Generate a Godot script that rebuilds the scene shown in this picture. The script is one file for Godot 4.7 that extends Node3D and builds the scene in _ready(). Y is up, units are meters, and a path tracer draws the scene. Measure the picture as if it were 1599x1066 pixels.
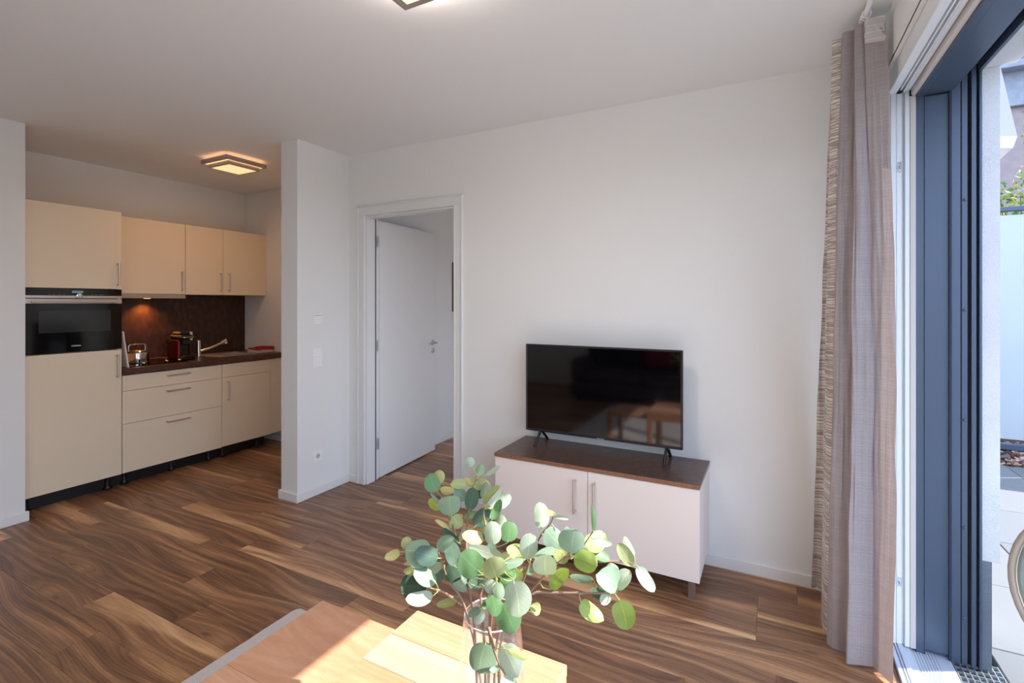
extends Node3D
# Flat with a kitchen niche, television wall and an open terrace door.
# x runs along the television wall, z comes towards the camera, y is up, metres.

const H := 2.636          # ceiling
const EYE := 1.45         # camera height
const FPX := 769.9        # focal length in pixels of the 1599 x 1066 frame
const YAW := 0.48469
const HORIZON := 472.1
const TVZ := -2.93        # face of the television wall
const PX := -3.04         # face of the partition towards the living room
const RX := 0.42          # inner face of the window wall
const FX := 0.79          # outer face of the facade
const JZ := -2.59         # face of the far door jamb

var M := {}
var rng := RandomNumberGenerator.new()

# ------------------------------------------------------------------ mesh collector
class MB:
	var v := PackedVector3Array()
	var n := PackedVector3Array()
	var u := PackedVector2Array()
	var c := PackedColorArray()
	var col := Color(1, 1, 1)
	func tri3(a: Vector3, b: Vector3, d: Vector3, na: Vector3, nb: Vector3, nd: Vector3, ua := Vector2.ZERO, ub := Vector2.ZERO, ud := Vector2.ZERO) -> void:
		var g := (b - a).cross(d - a)
		if g.dot(na + nb + nd) > 0.0:
			v.append_array(PackedVector3Array([a, d, b])); n.append_array(PackedVector3Array([na, nd, nb])); u.append_array(PackedVector2Array([ua, ud, ub]))
		else:
			v.append_array(PackedVector3Array([a, b, d])); n.append_array(PackedVector3Array([na, nb, nd])); u.append_array(PackedVector2Array([ua, ub, ud]))
		for i in 3: c.append(col)
	func quad(a: Vector3, b: Vector3, d: Vector3, e: Vector3, out: Vector3, ua := Vector2.ZERO, ub := Vector2.ZERO, ud := Vector2.ZERO, ue := Vector2.ZERO) -> void:
		var g := (b - a).cross(d - a)
		if g.length_squared() < 1e-16: g = (d - a).cross(e - a)
		g = g.normalized()
		if g.dot(out) < 0.0: g = -g
		tri3(a, b, d, g, g, g, ua, ub, ud)
		tri3(a, d, e, g, g, g, ua, ud, ue)
	func box(lo: Vector3, hi: Vector3, b := 0.0, t := Transform3D.IDENTITY) -> void:
		# box with chamfered edges
		var ctr := (lo + hi) * 0.5
		var h := (hi - lo) * 0.5
		b = minf(b, minf(h.x, minf(h.y, h.z)) * 0.9)
		var k := h - Vector3(b, b, b)
		var tb := t.basis
		for ax in 3:
			var a1 := (ax + 1) % 3
			var a2 := (ax + 2) % 3
			for s in [-1.0, 1.0]:
				var p := []
				var uv := []
				for q in [[-1, -1], [1, -1], [1, 1], [-1, 1]]:
					var w := Vector3.ZERO
					w[ax] = h[ax] * s; w[a1] = k[a1] * q[0]; w[a2] = k[a2] * q[1]
					p.append(t * (ctr + w))
					var ww := ctr + w
					uv.append(Vector2(ww[a1], ww[a2]))
				var o := Vector3.ZERO
				o[ax] = s
				quad(p[0], p[1], p[2], p[3], tb * o, uv[0], uv[1], uv[2], uv[3])
		if b <= 0.0: return
		for ax in 3:
			var a1 := (ax + 1) % 3
			var a2 := (ax + 2) % 3
			for s1 in [-1.0, 1.0]:
				for s2 in [-1.0, 1.0]:
					var p := []
					for q in [[-1.0, 0], [1.0, 0], [1.0, 1], [-1.0, 1]]:
						var w := Vector3.ZERO
						w[ax] = k[ax] * q[0]
						if q[1] == 0: w[a1] = h[a1] * s1; w[a2] = k[a2] * s2
						else: w[a1] = k[a1] * s1; w[a2] = h[a2] * s2
						p.append(t * (ctr + w))
					var o := Vector3.ZERO
					o[a1] = s1; o[a2] = s2
					quad(p[0], p[1], p[2], p[3], tb * o)
		for sx in [-1.0, 1.0]:
			for sy in [-1.0, 1.0]:
				for sz in [-1.0, 1.0]:
					var a := t * (ctr + Vector3(h.x * sx, k.y * sy, k.z * sz))
					var d := t * (ctr + Vector3(k.x * sx, h.y * sy, k.z * sz))
					var e := t * (ctr + Vector3(k.x * sx, k.y * sy, h.z * sz))
					var o := (tb * Vector3(sx, sy, sz)).normalized()
					tri3(a, d, e, o, o, o)
	func topbox(lo: Vector3, hi: Vector3, b: float, u0: Vector2, u1: Vector2, along_x := true) -> void:
		# box whose every face carries a stretch of a plank texture (u along the plank)
		var from := v.size()
		box(lo, hi, b)
		for i in range(from, v.size()):
			var q := (v[i] - lo) / (hi - lo)
			var a := q.x if along_x else q.z
			var d := q.z if along_x else q.x
			if absf(n[i].y) < 0.5: d = clampf(d + (q.y - 1.0) * 0.15, 0.0, 1.0)
			u[i] = Vector2(lerpf(u0.x, u1.x, a), lerpf(u0.y, u1.y, d))
	func tube(pts: Array, radii: Array, seg := 10, caps := true) -> void:
		var rings := []
		var up := Vector3.UP
		var prev := Vector3.ZERO
		for i in pts.size():
			var dir: Vector3
			if i == 0: dir = pts[1] - pts[0]
			elif i == pts.size() - 1: dir = pts[i] - pts[i - 1]
			else: dir = (pts[i + 1] - pts[i]).normalized() + (pts[i] - pts[i - 1]).normalized()
			dir = dir.normalized()
			var side: Vector3
			if i == 0:
				if absf(dir.dot(up)) > 0.9: up = Vector3.RIGHT
				side = dir.cross(up).normalized()
			else:
				side = (prev - dir * prev.dot(dir)).normalized()
			prev = side
			var fwd := dir.cross(side).normalized()
			var ring := []
			var r: float = radii[i] if radii.size() > 1 else radii[0]
			for j in seg:
				var a := TAU * j / seg
				var o := side * cos(a) + fwd * sin(a)
				ring.append([pts[i] + o * r, o])
			rings.append(ring)
		for i in rings.size() - 1:
			for j in seg:
				var a = rings[i][j]; var b = rings[i][(j + 1) % seg]; var d = rings[i + 1][(j + 1) % seg]; var e = rings[i + 1][j]
				tri3(a[0], b[0], d[0], a[1], b[1], d[1], Vector2(i, float(j) / seg), Vector2(i, float(j + 1) / seg), Vector2(i + 1, float(j + 1) / seg))
				tri3(a[0], d[0], e[0], a[1], d[1], e[1], Vector2(i, float(j) / seg), Vector2(i + 1, float(j + 1) / seg), Vector2(i + 1, float(j) / seg))
		if caps:
			for k in [0, rings.size() - 1]:
				var o: Vector3 = (pts[0] - pts[1]).normalized() if k == 0 else (pts[-1] - pts[-2]).normalized()
				for j in range(1, seg - 1):
					tri3(rings[k][0][0], rings[k][j][0], rings[k][j + 1][0], o, o, o)
	func lathe(prof: Array, seg := 32, at := Transform3D.IDENTITY, closed := false) -> void:
		# profile of (radius, height) points turned round y; normals from the profile
		var cnt := prof.size()
		var nn := []
		for i in cnt:
			var p0: Vector2 = prof[maxi(i - 1, 0)] if not closed else prof[(i - 1 + cnt) % cnt]
			var p1: Vector2 = prof[mini(i + 1, cnt - 1)] if not closed else prof[(i + 1) % cnt]
			var d := (p1 - p0).normalized()
			nn.append(Vector2(d.y, -d.x))
		for i in (cnt if closed else cnt - 1):
			var i2 := (i + 1) % cnt
			for j in seg:
				var a0 := TAU * j / seg
				var a1 := TAU * (j + 1) / seg
				var P := []
				var N := []
				for q in [[i, a0], [i, a1], [i2, a1], [i2, a0]]:
					var pr: Vector2 = prof[q[0]]
					var pn: Vector2 = nn[q[0]]
					P.append(at * Vector3(pr.x * cos(q[1]), pr.y, pr.x * sin(q[1])))
					N.append((at.basis * Vector3(pn.x * cos(q[1]), pn.y, pn.x * sin(q[1]))).normalized())
				tri3(P[0], P[1], P[2], N[0], N[1], N[2])
				tri3(P[0], P[2], P[3], N[0], N[2], N[3])
	func mesh() -> ArrayMesh:
		var arr := []
		arr.resize(Mesh.ARRAY_MAX)
		arr[Mesh.ARRAY_VERTEX] = v; arr[Mesh.ARRAY_NORMAL] = n; arr[Mesh.ARRAY_TEX_UV] = u; arr[Mesh.ARRAY_COLOR] = c
		var m := ArrayMesh.new()
		m.add_surface_from_arrays(Mesh.PRIMITIVE_TRIANGLES, arr)
		return m

# ------------------------------------------------------------------ node helpers
func obj(called: String, mb, m: Material, parent: Node = self) -> MeshInstance3D:
	var o := MeshInstance3D.new()
	o.name = called
	o.mesh = mb.mesh() if mb is MB else mb
	o.material_override = m
	parent.add_child(o, true)
	return o

func bxo(called: String, lo: Vector3, hi: Vector3, b: float, m: Material, parent: Node = self) -> MeshInstance3D:
	var mb := MB.new()
	mb.box(lo, hi, b)
	return obj(called, mb, m, parent)

func tag(o: Node, label: String, category: String, group := "") -> Node:
	o.set_meta("label", label); o.set_meta("category", category)
	if group != "": o.set_meta("group", group)
	return o

func thing(called: String, label: String, category: String, at := Vector3.ZERO, group := "") -> Node3D:
	var o := Node3D.new()
	o.name = called
	add_child(o, true)
	o.position = at
	tag(o, label, category, group)
	return o

func struct(o: Node, label: String, category := "") -> Node:
	o.set_meta("kind", "structure")
	o.set_meta("label", label)
	if category != "": o.set_meta("category", category)
	return o

func snode(called: String, label: String, category: String) -> Node3D:
	var o := Node3D.new()
	o.name = called
	add_child(o, true)
	struct(o, label, category)
	return o

func ray(px: float, py: float) -> Vector3:
	var a := (px - 799.5) / FPX
	return Vector3(a * cos(YAW) - sin(YAW), -(py - HORIZON) / FPX, -a * sin(YAW) - cos(YAW))

func at_depth(px: float, py: float, d: float) -> Vector3:
	return Vector3(0, EYE, 0) + ray(px, py) * d

# ------------------------------------------------------------------ materials
func mat(color: Color, rough := 0.6, metal := 0.0, spec := 0.5) -> StandardMaterial3D:
	var m := StandardMaterial3D.new()
	m.albedo_color = color
	m.roughness = rough
	m.metallic = metal
	m.metallic_specular = spec
	return m

func c8(r: int, g: int, b: int) -> Color:
	return Color(r / 255.0, g / 255.0, b / 255.0)

func img_tex(w: int, h: int, f: Callable) -> ImageTexture:
	var d := PackedByteArray()
	d.resize(w * h * 3)
	var i := 0
	for y in h:
		for x in w:
			var c: Color = f.call(x, y)
			d[i] = int(clampf(c.r, 0, 1) * 255); d[i + 1] = int(clampf(c.g, 0, 1) * 255); d[i + 2] = int(clampf(c.b, 0, 1) * 255)
			i += 3
	return ImageTexture.create_from_image(Image.create_from_data(w, h, false, Image.FORMAT_RGB8, d))

func noise(sd: int, freq: float, oct := 4) -> FastNoiseLite:
	var n := FastNoiseLite.new()
	n.seed = sd
	n.noise_type = FastNoiseLite.TYPE_SIMPLEX_SMOOTH
	n.frequency = freq
	n.fractal_octaves = oct
	return n

func ramp(stops: Array, t: float) -> Color:
	t = clampf(t, 0.0, 1.0)
	for i in stops.size() - 1:
		if t <= stops[i + 1][0]:
			return (stops[i][1] as Color).lerp(stops[i + 1][1], (t - stops[i][0]) / (stops[i + 1][0] - stops[i][0]))
	return stops[-1][1]

func walnut(k: int) -> ImageTexture:
	# growth rings are contour lines of a slow field: long cathedrals and a few knots
	var big := noise(100 + k, 1.0, 2)
	var fine := noise(300 + k, 1.0, 2)
	var sap: float = [0.2, 1.0, 0.5, 0.9, 0.3, 0.75, 1.0, 0.45][k]
	var sapside := k % 2
	var tone: float = [0.47, 0.55, 0.40, 0.60, 0.50, 0.43, 0.57, 0.51][k]
	var rings: float = [13.0, 10.0, 15.0, 11.0, 14.0, 12.0, 10.0, 13.0][k]
	var stops := [[0.0, c8(76, 49, 37)], [0.3, c8(121, 85, 61)], [0.55, c8(156, 114, 81)], [0.78, c8(193, 147, 105)], [1.0, c8(224, 181, 134)]]
	return img_tex(1200, 178, func(x: int, y: int) -> Color:
		var X := x / 1200.0 * 1.2375
		var q := y / 178.0
		var f := q + big.get_noise_2d(X * 0.62, q * 0.5) * 0.52 + big.get_noise_2d(X * 2.0 + 30.0, q * 1.6) * 0.035
		var s := fposmod(f * rings, 1.0)
		var line := smoothstep(0.35, 0.97, s) * smoothstep(1.0, 0.97, s)
		var streak := fine.get_noise_2d(X * 6.0, q * 70.0 + f * 30.0)
		var band := fine.get_noise_2d(X * 0.8 + 7.0, f * 3.4)
		var e := q if sapside == 0 else 1.0 - q
		var light := smoothstep(0.62, 0.92, e + big.get_noise_2d(X * 0.7 + 5.0, 70.0 + q) * 0.40) * sap
		var t := tone + band * 0.34 - line * 0.14 * (1.0 - 0.6 * light) + streak * 0.22 + light * 0.32
		return ramp(stops, t))

func cherry(k: int) -> ImageTexture:
	var big := noise(500 + k, 1.0, 3)
	var stops := [[0.0, c8(178, 121, 88)], [0.4, c8(200, 146, 112)], [0.7, c8(213, 166, 136)], [1.0, c8(224, 186, 162)]]
	var lift: float = [0.0, 0.26, -0.10, 0.12][k]
	return img_tex(512, 128, func(x: int, y: int) -> Color:
		var X := x / 512.0 * 0.5
		var Y := y / 128.0 * 0.12
		var yy := Y + big.get_noise_2d(X * 1.6, Y * 8.0) * 0.014
		var t := 0.5 + lift + big.get_noise_2d(X * 1.2 + 9.0, yy * 26.0) * 0.20 + sin((absf(yy - 0.06) + X * 0.03) * 380.0 + big.get_noise_2d(X * 4.0, yy * 20.0) * 4.0) * 0.05 + big.get_noise_2d(X * 14.0, yy * 420.0) * 0.10
		return ramp(stops, t))

func mottled(sd: int, stops: Array, fx: float, fy: float, size := 256) -> ImageTexture:
	var a := noise(sd, 1.0, 5)
	return img_tex(size, size, func(x: int, y: int) -> Color:
		# blended over the edges so that it repeats
		var s := float(size)
		var p := a.get_noise_2d(x * fx, y * fy); var q := a.get_noise_2d((x - s) * fx, y * fy)
		var r := a.get_noise_2d(x * fx, (y - s) * fy); var w := a.get_noise_2d((x - s) * fx, (y - s) * fy)
		return ramp(stops, 0.5 + 0.75 * lerpf(lerpf(p, q, x / s), lerpf(r, w, x / s), y / s)))

func tri(m: StandardMaterial3D, t: Texture2D, scale: float) -> StandardMaterial3D:
	m.albedo_texture = t
	m.uv1_triplanar = true
	m.uv1_world_triplanar = true
	m.uv1_scale = Vector3.ONE * scale
	return m

func materials() -> void:
	M.wall = mat(c8(240, 241, 239), 0.92)
	M.ceiling = mat(c8(245, 246, 245), 0.95)
	M.skirting = mat(c8(240, 240, 238), 0.45)
	M.door = mat(c8(234, 236, 235), 0.42)
	M.cream = mat(c8(236, 221, 195), 0.5)
	M.cream_tv = mat(c8(240, 230, 222), 0.5)
	M.steel = mat(c8(206, 198, 190), 0.34, 0.85)
	M.chrome = mat(c8(225, 225, 225), 0.08, 1.0)
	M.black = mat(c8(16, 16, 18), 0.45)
	M.black_gloss = mat(c8(9, 9, 11), 0.06)
	M.screen = mat(c8(5, 4, 6), 0.06, 0.0, 0.68)
	M.bezel = mat(c8(42, 38, 42), 0.35)
	M.plate = mat(c8(251, 251, 251), 0.35)
	M.white = mat(c8(236, 240, 243), 0.35)
	M.seal = mat(c8(208, 202, 196), 0.9)
	M.blue = mat(c8(77, 91, 111), 0.36, 0.2)
	M.blue_dark = mat(c8(16, 18, 24), 0.6)
	M.rubber = mat(c8(14, 14, 15), 0.8)
	M.sill = mat(c8(205, 210, 220), 0.4, 0.2)
	M.zinc = mat(c8(190, 196, 202), 0.4, 0.7)
	M.leg = mat(c8(160, 150, 146), 0.35, 0.8)
	var stone := [[0.0, c8(52, 31, 24)], [0.45, c8(76, 48, 37)], [0.75, c8(96, 64, 50)], [1.0, c8(122, 86, 68)]]
	var stone_t := mottled(7, stone, 0.06, 0.03)
	M.worktop = tri(mat(Color.WHITE, 0.36), stone_t, 1.6)
	M.splash = tri(mat(c8(200, 196, 192), 0.55), stone_t, 1.1)
	var top_stops := [[0.0, c8(68, 50, 44)], [0.45, c8(88, 65, 57)], [0.75, c8(101, 76, 67)], [1.0, c8(118, 92, 82)]]
	M.tvtop = tri(mat(Color.WHITE, 0.30), mottled(8, top_stops, 0.05, 0.04), 1.6)
	M.tvedge = tri(mat(c8(255, 246, 236), 0.5), mottled(9, [[0.0, c8(112, 76, 60)], [0.5, c8(140, 99, 79)], [1.0, c8(165, 122, 98)]], 0.2, 0.02), 3.0)
	for k in 8:
		var m := mat(Color.WHITE, 0.36)
		m.albedo_texture = walnut(k)
		M["walnut%d" % k] = m
	for k in 4:
		var m := mat(Color.WHITE, 0.38)
		m.albedo_texture = cherry(k)
		M["cherry%d" % k] = m
	M.cherry_leg = mat(c8(205, 150, 108), 0.4)
	# cloth
	var r2 := RandomNumberGenerator.new()
	r2.seed = 5
	var warp := []
	var weft := []
	for i in 256:
		warp.append(r2.randf()); weft.append(r2.randf())
	var thread := noise(31, 0.05, 2)
	var weave := img_tex(256, 256, func(x: int, y: int) -> Color:
		var a: float = warp[x]; var b: float = weft[y]
		var t := 0.5 + (a - 0.5) * 0.5 + (b - 0.5) * 0.5 + 0.25 * thread.get_noise_2d(x * 0.3, y * 6.0) + (0.10 if (x + y) % 2 == 0 else -0.10)
		return c8(144, 136, 136).lerp(c8(192, 185, 185), clampf(t, 0, 1)))
	M.linen = mat(Color.WHITE, 0.85)
	M.linen.albedo_texture = weave
	M.linen.uv1_scale = Vector3(5, 5, 1)
	M.linen.backlight_enabled = true
	M.linen.backlight = Color(0.55, 0.5, 0.48)
	var bands := noise(44, 0.16, 2)
	var stripe := img_tex(128, 512, func(x: int, y: int) -> Color:
		var b := bands.get_noise_2d(x * 0.06, y * 1.05) + 0.3 * bands.get_noise_2d(x * 0.25 + 50.0, y * 1.6)
		return c8(166, 155, 148).lerp(c8(238, 231, 224), smoothstep(-0.25, 0.35, b)))
	M.stripe = mat(Color.WHITE, 0.42)
	M.stripe.albedo_texture = stripe
	M.stripe.uv1_scale = Vector3(1, 1, 1)
	M.stripe.backlight_enabled = true
	M.stripe.backlight = Color(0.35, 0.32, 0.3)
	M.tape = mat(c8(205, 202, 200), 0.8)
	M.tape.backlight_enabled = true
	M.tape.backlight = Color(0.3, 0.3, 0.3)
	# outside
	var grit := mottled(21, [[0.0, c8(120, 120, 122)], [1.0, c8(255, 255, 255)]], 0.45, 0.45)
	M.stucco = mat(c8(214, 216, 220), 0.95)
	M.stucco.uv1_triplanar = true
	M.stucco.uv1_world_triplanar = true
	M.stucco.uv1_scale = Vector3.ONE * 3.0
	M.stucco.heightmap_enabled = true
	M.stucco.heightmap_texture = grit
	M.stucco.heightmap_scale = 1.0
	M.plinth = M.stucco.duplicate()
	M.plinth.albedo_color = c8(112, 122, 136)
	for k in 3:
		M["paver%d" % k] = tri(mat([c8(118, 120, 122), c8(114, 116, 118), c8(123, 124, 125)][k], 0.9), mottled(60 + k, [[0.0, c8(222, 222, 222)], [1.0, c8(255, 255, 255)]], 0.5, 0.5), 1.5)
	M.ground = mat(c8(120, 118, 112), 1.0)
	M.frost = mat(c8(186, 196, 202), 0.35)
	M.frost.backlight_enabled = true
	M.frost.backlight = Color(0.6, 0.6, 0.6)
	M.rail = mat(c8(74, 88, 108), 0.4, 0.3)
	M.mulch = mat(Color.WHITE, 0.95)
	M.mulch.vertex_color_use_as_albedo = true
	M.bush = mat(Color.WHITE, 0.7)
	M.bush.vertex_color_use_as_albedo = true
	M.bush.backlight_enabled = true
	M.bush.backlight = Color(0.6, 0.6, 0.4)
	M.bark = mat(c8(104, 84, 68), 0.9)
	M.concrete = tri(mat(c8(158, 165, 178), 0.9), mottled(71, [[0.0, c8(215, 215, 218)], [1.0, c8(255, 255, 255)]], 0.05, 0.05), 0.4)
	M.mauve = tri(mat(c8(166, 152, 152), 0.9), mottled(72, [[0.0, c8(222, 220, 220)], [1.0, c8(255, 255, 255)]], 0.05, 0.05), 0.4)
	M.canvas = mat(c8(205, 206, 208), 0.85)
	M.canvas.backlight_enabled = true
	M.canvas.backlight = Color(0.5, 0.5, 0.5)
	# glass
	M.added_pane = mat(Color(1, 1, 1, 0.04), 0.0)
	M.added_pane.transparency = BaseMaterial3D.TRANSPARENCY_ALPHA
	M.vase = mat(Color(1, 0.985, 0.975, 0.012), 0.0)
	M.vase.transparency = BaseMaterial3D.TRANSPARENCY_ALPHA
	# lamps
	M.nickel = mat(c8(178, 166, 156), 0.4, 0.3)
	M.glow_warm = mat(c8(255, 235, 205), 0.6)
	M.glow_warm.emission_enabled = true
	M.glow_warm.emission = Color(1.0, 0.80, 0.58)
	M.glow_warm.emission_energy_multiplier = 0.85
	M.glow_day = mat(c8(255, 240, 228), 0.6)
	M.glow_day.emission_enabled = true
	M.glow_day.emission = Color(1.0, 0.83, 0.7)
	M.glow_day.emission_energy_multiplier = 0.8
	M.glow_spot = mat(c8(255, 225, 180), 0.6)
	M.glow_spot.emission_enabled = true
	M.glow_spot.emission = Color(1.0, 0.7, 0.4)
	M.glow_spot.emission_energy_multiplier = 3.0
	M.clock = mat(c8(20, 24, 26), 0.4)
	M.clock.emission_enabled = true
	M.clock.emission = Color(0.5, 0.62, 0.66)
	M.clock.emission_energy_multiplier = 0.35
	# rug
	var pile := mottled(81, [[0.0, c8(196, 192, 190)], [1.0, c8(244, 241, 239)]], 0.6, 0.6)
	M.rug = tri(mat(c8(240, 236, 233), 1.0), pile, 3.0)
	M.rug.heightmap_enabled = true
	M.rug.heightmap_texture = pile
	M.rug.heightmap_scale = 1.0
	# leaves: pale midrib and side veins
	var vein := img_tex(96, 128, func(x: int, y: int) -> Color:
		var a := x / 95.0 * 2.0 - 1.0
		var b := y / 127.0
		var rib := exp(-pow(a / 0.045, 2.0))
		var s := fposmod(b * 7.0 - absf(a) * 2.6, 1.0)
		var side := exp(-pow((s - 0.5) / 0.10, 2.0)) * 0.35 * smoothstep(1.0, 0.3, absf(a))
		return Color(0.86, 0.88, 0.84).lerp(Color(1, 1, 0.9), clampf(rib + side, 0, 1)))
	var tints := {"grey": c8(154, 176, 156), "pale": c8(208, 217, 204), "green": c8(120, 158, 108), "olive": c8(184, 188, 134), "yellow": c8(222, 208, 150), "dark": c8(86, 112, 98), "lime": c8(178, 196, 108)}
	for k in tints:
		var m := mat(tints[k], 0.48)
		m.albedo_texture = vein
		m.backlight_enabled = true
		m.backlight = Color(0.55, 0.60, 0.32)
		M["leaf_" + k] = m
	M.stem = mat(c8(150, 120, 100), 0.8)
	M.petiole = mat(c8(176, 184, 110), 0.6)

# ------------------------------------------------------------------ scene
func _ready() -> void:
	rng.seed = 20240
	# camera
	var cam := Camera3D.new()
	cam.name = "camera"
	cam.near = 0.05
	cam.far = 200.0
	cam.projection = Camera3D.PROJECTION_FRUSTUM
	cam.size = cam.near * 1066.0 / FPX
	cam.frustum_offset = Vector2(0, -(533.0 - HORIZON) / FPX * cam.near)
	cam.position = Vector3(0, EYE, 0)
	cam.rotation.y = YAW
	add_child(cam)
	cam.current = true
	# sky
	var sky_mat := ProceduralSkyMaterial.new()
	sky_mat.sky_top_color = Color(0.70, 0.79, 0.94)
	sky_mat.sky_horizon_color = Color(0.90, 0.94, 1.0)
	sky_mat.ground_bottom_color = Color(0.45, 0.45, 0.45)
	sky_mat.ground_horizon_color = Color(0.62, 0.64, 0.66)
	sky_mat.sky_energy_multiplier = 1.68
	sky_mat.sun_angle_max = 1.0
	var env := Environment.new()
	env.background_mode = Environment.BG_SKY
	env.sky = Sky.new()
	env.sky.sky_material = sky_mat
	env.tonemap_mode = Environment.TONE_MAPPER_LINEAR
	env.tonemap_exposure = 1.3
	env.sdfgi_enabled = true
	env.ssao_enabled = true
	env.ssil_enabled = true
	var we := WorldEnvironment.new()
	we.name = "environment"
	we.environment = env
	add_child(we)
	# sun
	var sun := DirectionalLight3D.new()
	sun.name = "sun"
	sun.light_color = Color(1.0, 0.985, 0.96)
	sun.light_energy = 2.8
	sun.light_angular_distance = 0.45
	sun.shadow_enabled = true
	add_child(sun)
	sun.basis = Basis.looking_at(Vector3(-1.0, -0.985, 0.54))

	materials()
	build_floor()
	build_walls()
	build_trim()
	build_door()
	build_window()
	build_outside()
	build_kitchen()
	build_worktop_things()
	build_ceiling_lamps()
	build_tv()
	build_wall_fittings()
	build_rug_tables()
	build_curtain()
	build_plant()
	build_room_behind()
	build_terrace_chair()

# ------------------------------------------------------------------ structure
func build_floor() -> void:
	var f := snode("floor", "walnut plank floor running through living room, kitchen and hall", "floor")
	bxo("subfloor", Vector3(-5.4, -0.20, -6.2), Vector3(0.437, -0.009, 2.85), 0.0, M.ground, f)
	var L := 1.2375
	var W := 0.1835
	# joints read from the photograph, by row
	var known := {0: -2.62, 1: -2.915, 2: -2.39, 3: -2.69, 4: -3.04, 5: -2.77, 6: -2.46, 7: -3.115, 8: -2.535}
	var rr := RandomNumberGenerator.new()
	rr.seed = 77
	for row in range(-19, 28):
		var z1 := -0.892 - W * row
		var z0 := z1 - W
		var x0 := -4.38
		var x1 := 0.435
		if z1 > -1.39 and z0 < -1.39: x0 = -4.38
		if z1 <= -1.38 and z1 > -3.4: x0 = -5.15
		if z1 <= -3.0: x0 = PX if z1 <= -3.42 else x0
		if z1 <= -3.42: x0 = -3.04
		var j: float = known[row] if known.has(row) else rr.randf() * -L
		while j > x0: j -= L
		while j < x1:
			var a := maxf(j, x0)
			var b := minf(j + L, x1)
			if b - a > 0.03:
				var mb := MB.new()
				var g := 0.0004
				var u0 := (a - j) / L
				var u1 := (b - j) / L
				var flip := rr.randi() % 4
				var ua := Vector2(u0, 0.01)
				var ub := Vector2(u1, 0.99)
				if flip & 1: ua.x = 1.0 - u0; ub.x = 1.0 - u1
				if flip & 2: ua.y = 0.99; ub.y = 0.01
				mb.topbox(Vector3(a + g, -0.008, z0 + g), Vector3(b - g, 0.0, z1 - g), 0.0006, ua, ub)
				obj("plank", mb, M["walnut%d" % (rr.randi() % 8)], f)
			j += L

func build_walls() -> void:
	bxo("ceiling", Vector3(-5.4, H, -6.2), Vector3(FX, H + 0.25, 2.85), 0.0, M.ceiling).set_meta("kind", "structure")
	get_node("ceiling").set_meta("label", "smooth white ceiling over living room and kitchen")
	var mb := MB.new()
	# television wall with the doorway
	mb.box(Vector3(PX, 0, TVZ - 0.14), Vector3(-2.883, H, TVZ))
	mb.box(Vector3(-1.986, 0, TVZ - 0.14), Vector3(FX, H, TVZ))
	mb.box(Vector3(-2.883, 2.16, TVZ - 0.14), Vector3(-1.986, H, TVZ))
	struct(obj("wall_back", mb, M.wall), "white plastered wall behind the television with the doorway", "wall")
	# partition between kitchen and living room, on into the hall
	struct(bxo("wall_partition", Vector3(-3.216, 0, -6.0), Vector3(PX, H, -2.436), 0.0015, M.wall), "white partition end between the kitchen and the doorway", "wall")
	struct(bxo("wall_left", Vector3(-5.4, 0, -1.39), Vector3(-4.38, H, 2.6), 0.0015, M.wall), "white wall beside the tall oven cabinet", "wall")
	struct(bxo("wall_kitchen_back", Vector3(-5.4, 0, -3.6), Vector3(-5.15, H, -1.39), 0.0, M.wall), "white wall behind the kitchen cabinets", "wall")
	struct(bxo("wall_kitchen_far", Vector3(-5.15, 0, -3.6), Vector3(-3.216, H, -3.44), 0.0, M.wall), "white wall at the end of the worktop", "wall")
	struct(bxo("wall_front", Vector3(-5.4, 0, 2.6), Vector3(FX, H, 2.85), 0.0, M.wall), "white wall behind the sofa", "wall")
	struct(bxo("wall_hall", Vector3(-5.4, 0, -6.2), Vector3(FX, H, -6.0), 0.0, M.wall), "white far wall of the room behind the doorway", "wall")
	# window wall: inner leaf with the terrace door and an added, unseen window of the next room
	mb = MB.new()
	mb.box(Vector3(RX, 0, TVZ), Vector3(0.735, H, JZ - 0.025))
	mb.box(Vector3(RX, 2.408, JZ - 0.025), Vector3(0.66, H, 1.9))
	mb.box(Vector3(0.66, 2.48, JZ - 0.025), Vector3(0.735, H, 1.9))
	mb.box(Vector3(RX, 0, 1.9), Vector3(0.735, H, 2.6))
	mb.box(Vector3(RX, 0, -6.0), Vector3(0.735, 0.4, TVZ - 0.14))
	mb.box(Vector3(RX, 2.2, -6.0), Vector3(0.735, H, TVZ - 0.14))
	mb.box(Vector3(RX, 0.4, -6.0), Vector3(0.735, 2.2, -5.8))
	mb.box(Vector3(RX, 0.4, -3.3), Vector3(0.735, 2.2, TVZ - 0.14))
	struct(obj("wall_right", mb, M.wall), "white wall around the terrace door", "wall")
	# rendered facade outside
	mb = MB.new()
	mb.box(Vector3(0.735, 0.43, TVZ), Vector3(FX, 3.2, JZ - 0.003))
	mb.box(Vector3(0.735, 2.375, JZ - 0.003), Vector3(FX + 0.05, 3.2, 1.9), 0.004)
	mb.box(Vector3(0.735, 0.43, 1.9), Vector3(FX, 3.2, 2.85))
	mb.box(Vector3(0.735, 2.2, -6.2), Vector3(FX, 3.2, TVZ))
	mb.box(Vector3(0.735, 0.43, -6.2), Vector3(FX, 2.2, -5.8))
	mb.box(Vector3(0.735, 0.43, -3.3), Vector3(FX, 2.2, TVZ))
	struct(obj("wall_facade", mb, M.stucco), "rough grey-white render on the outside of the terrace wall", "wall")
	mb = MB.new()
	mb.box(Vector3(0.735, 0, -6.2), Vector3(0.766, 0.43, JZ - 0.003))
	mb.box(Vector3(0.735, 0, 1.9), Vector3(0.766, 0.43, 2.85))
	struct(obj("wall_plinth", mb, M.plinth), "dark blue-grey rendered plinth below the facade", "wall")

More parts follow.
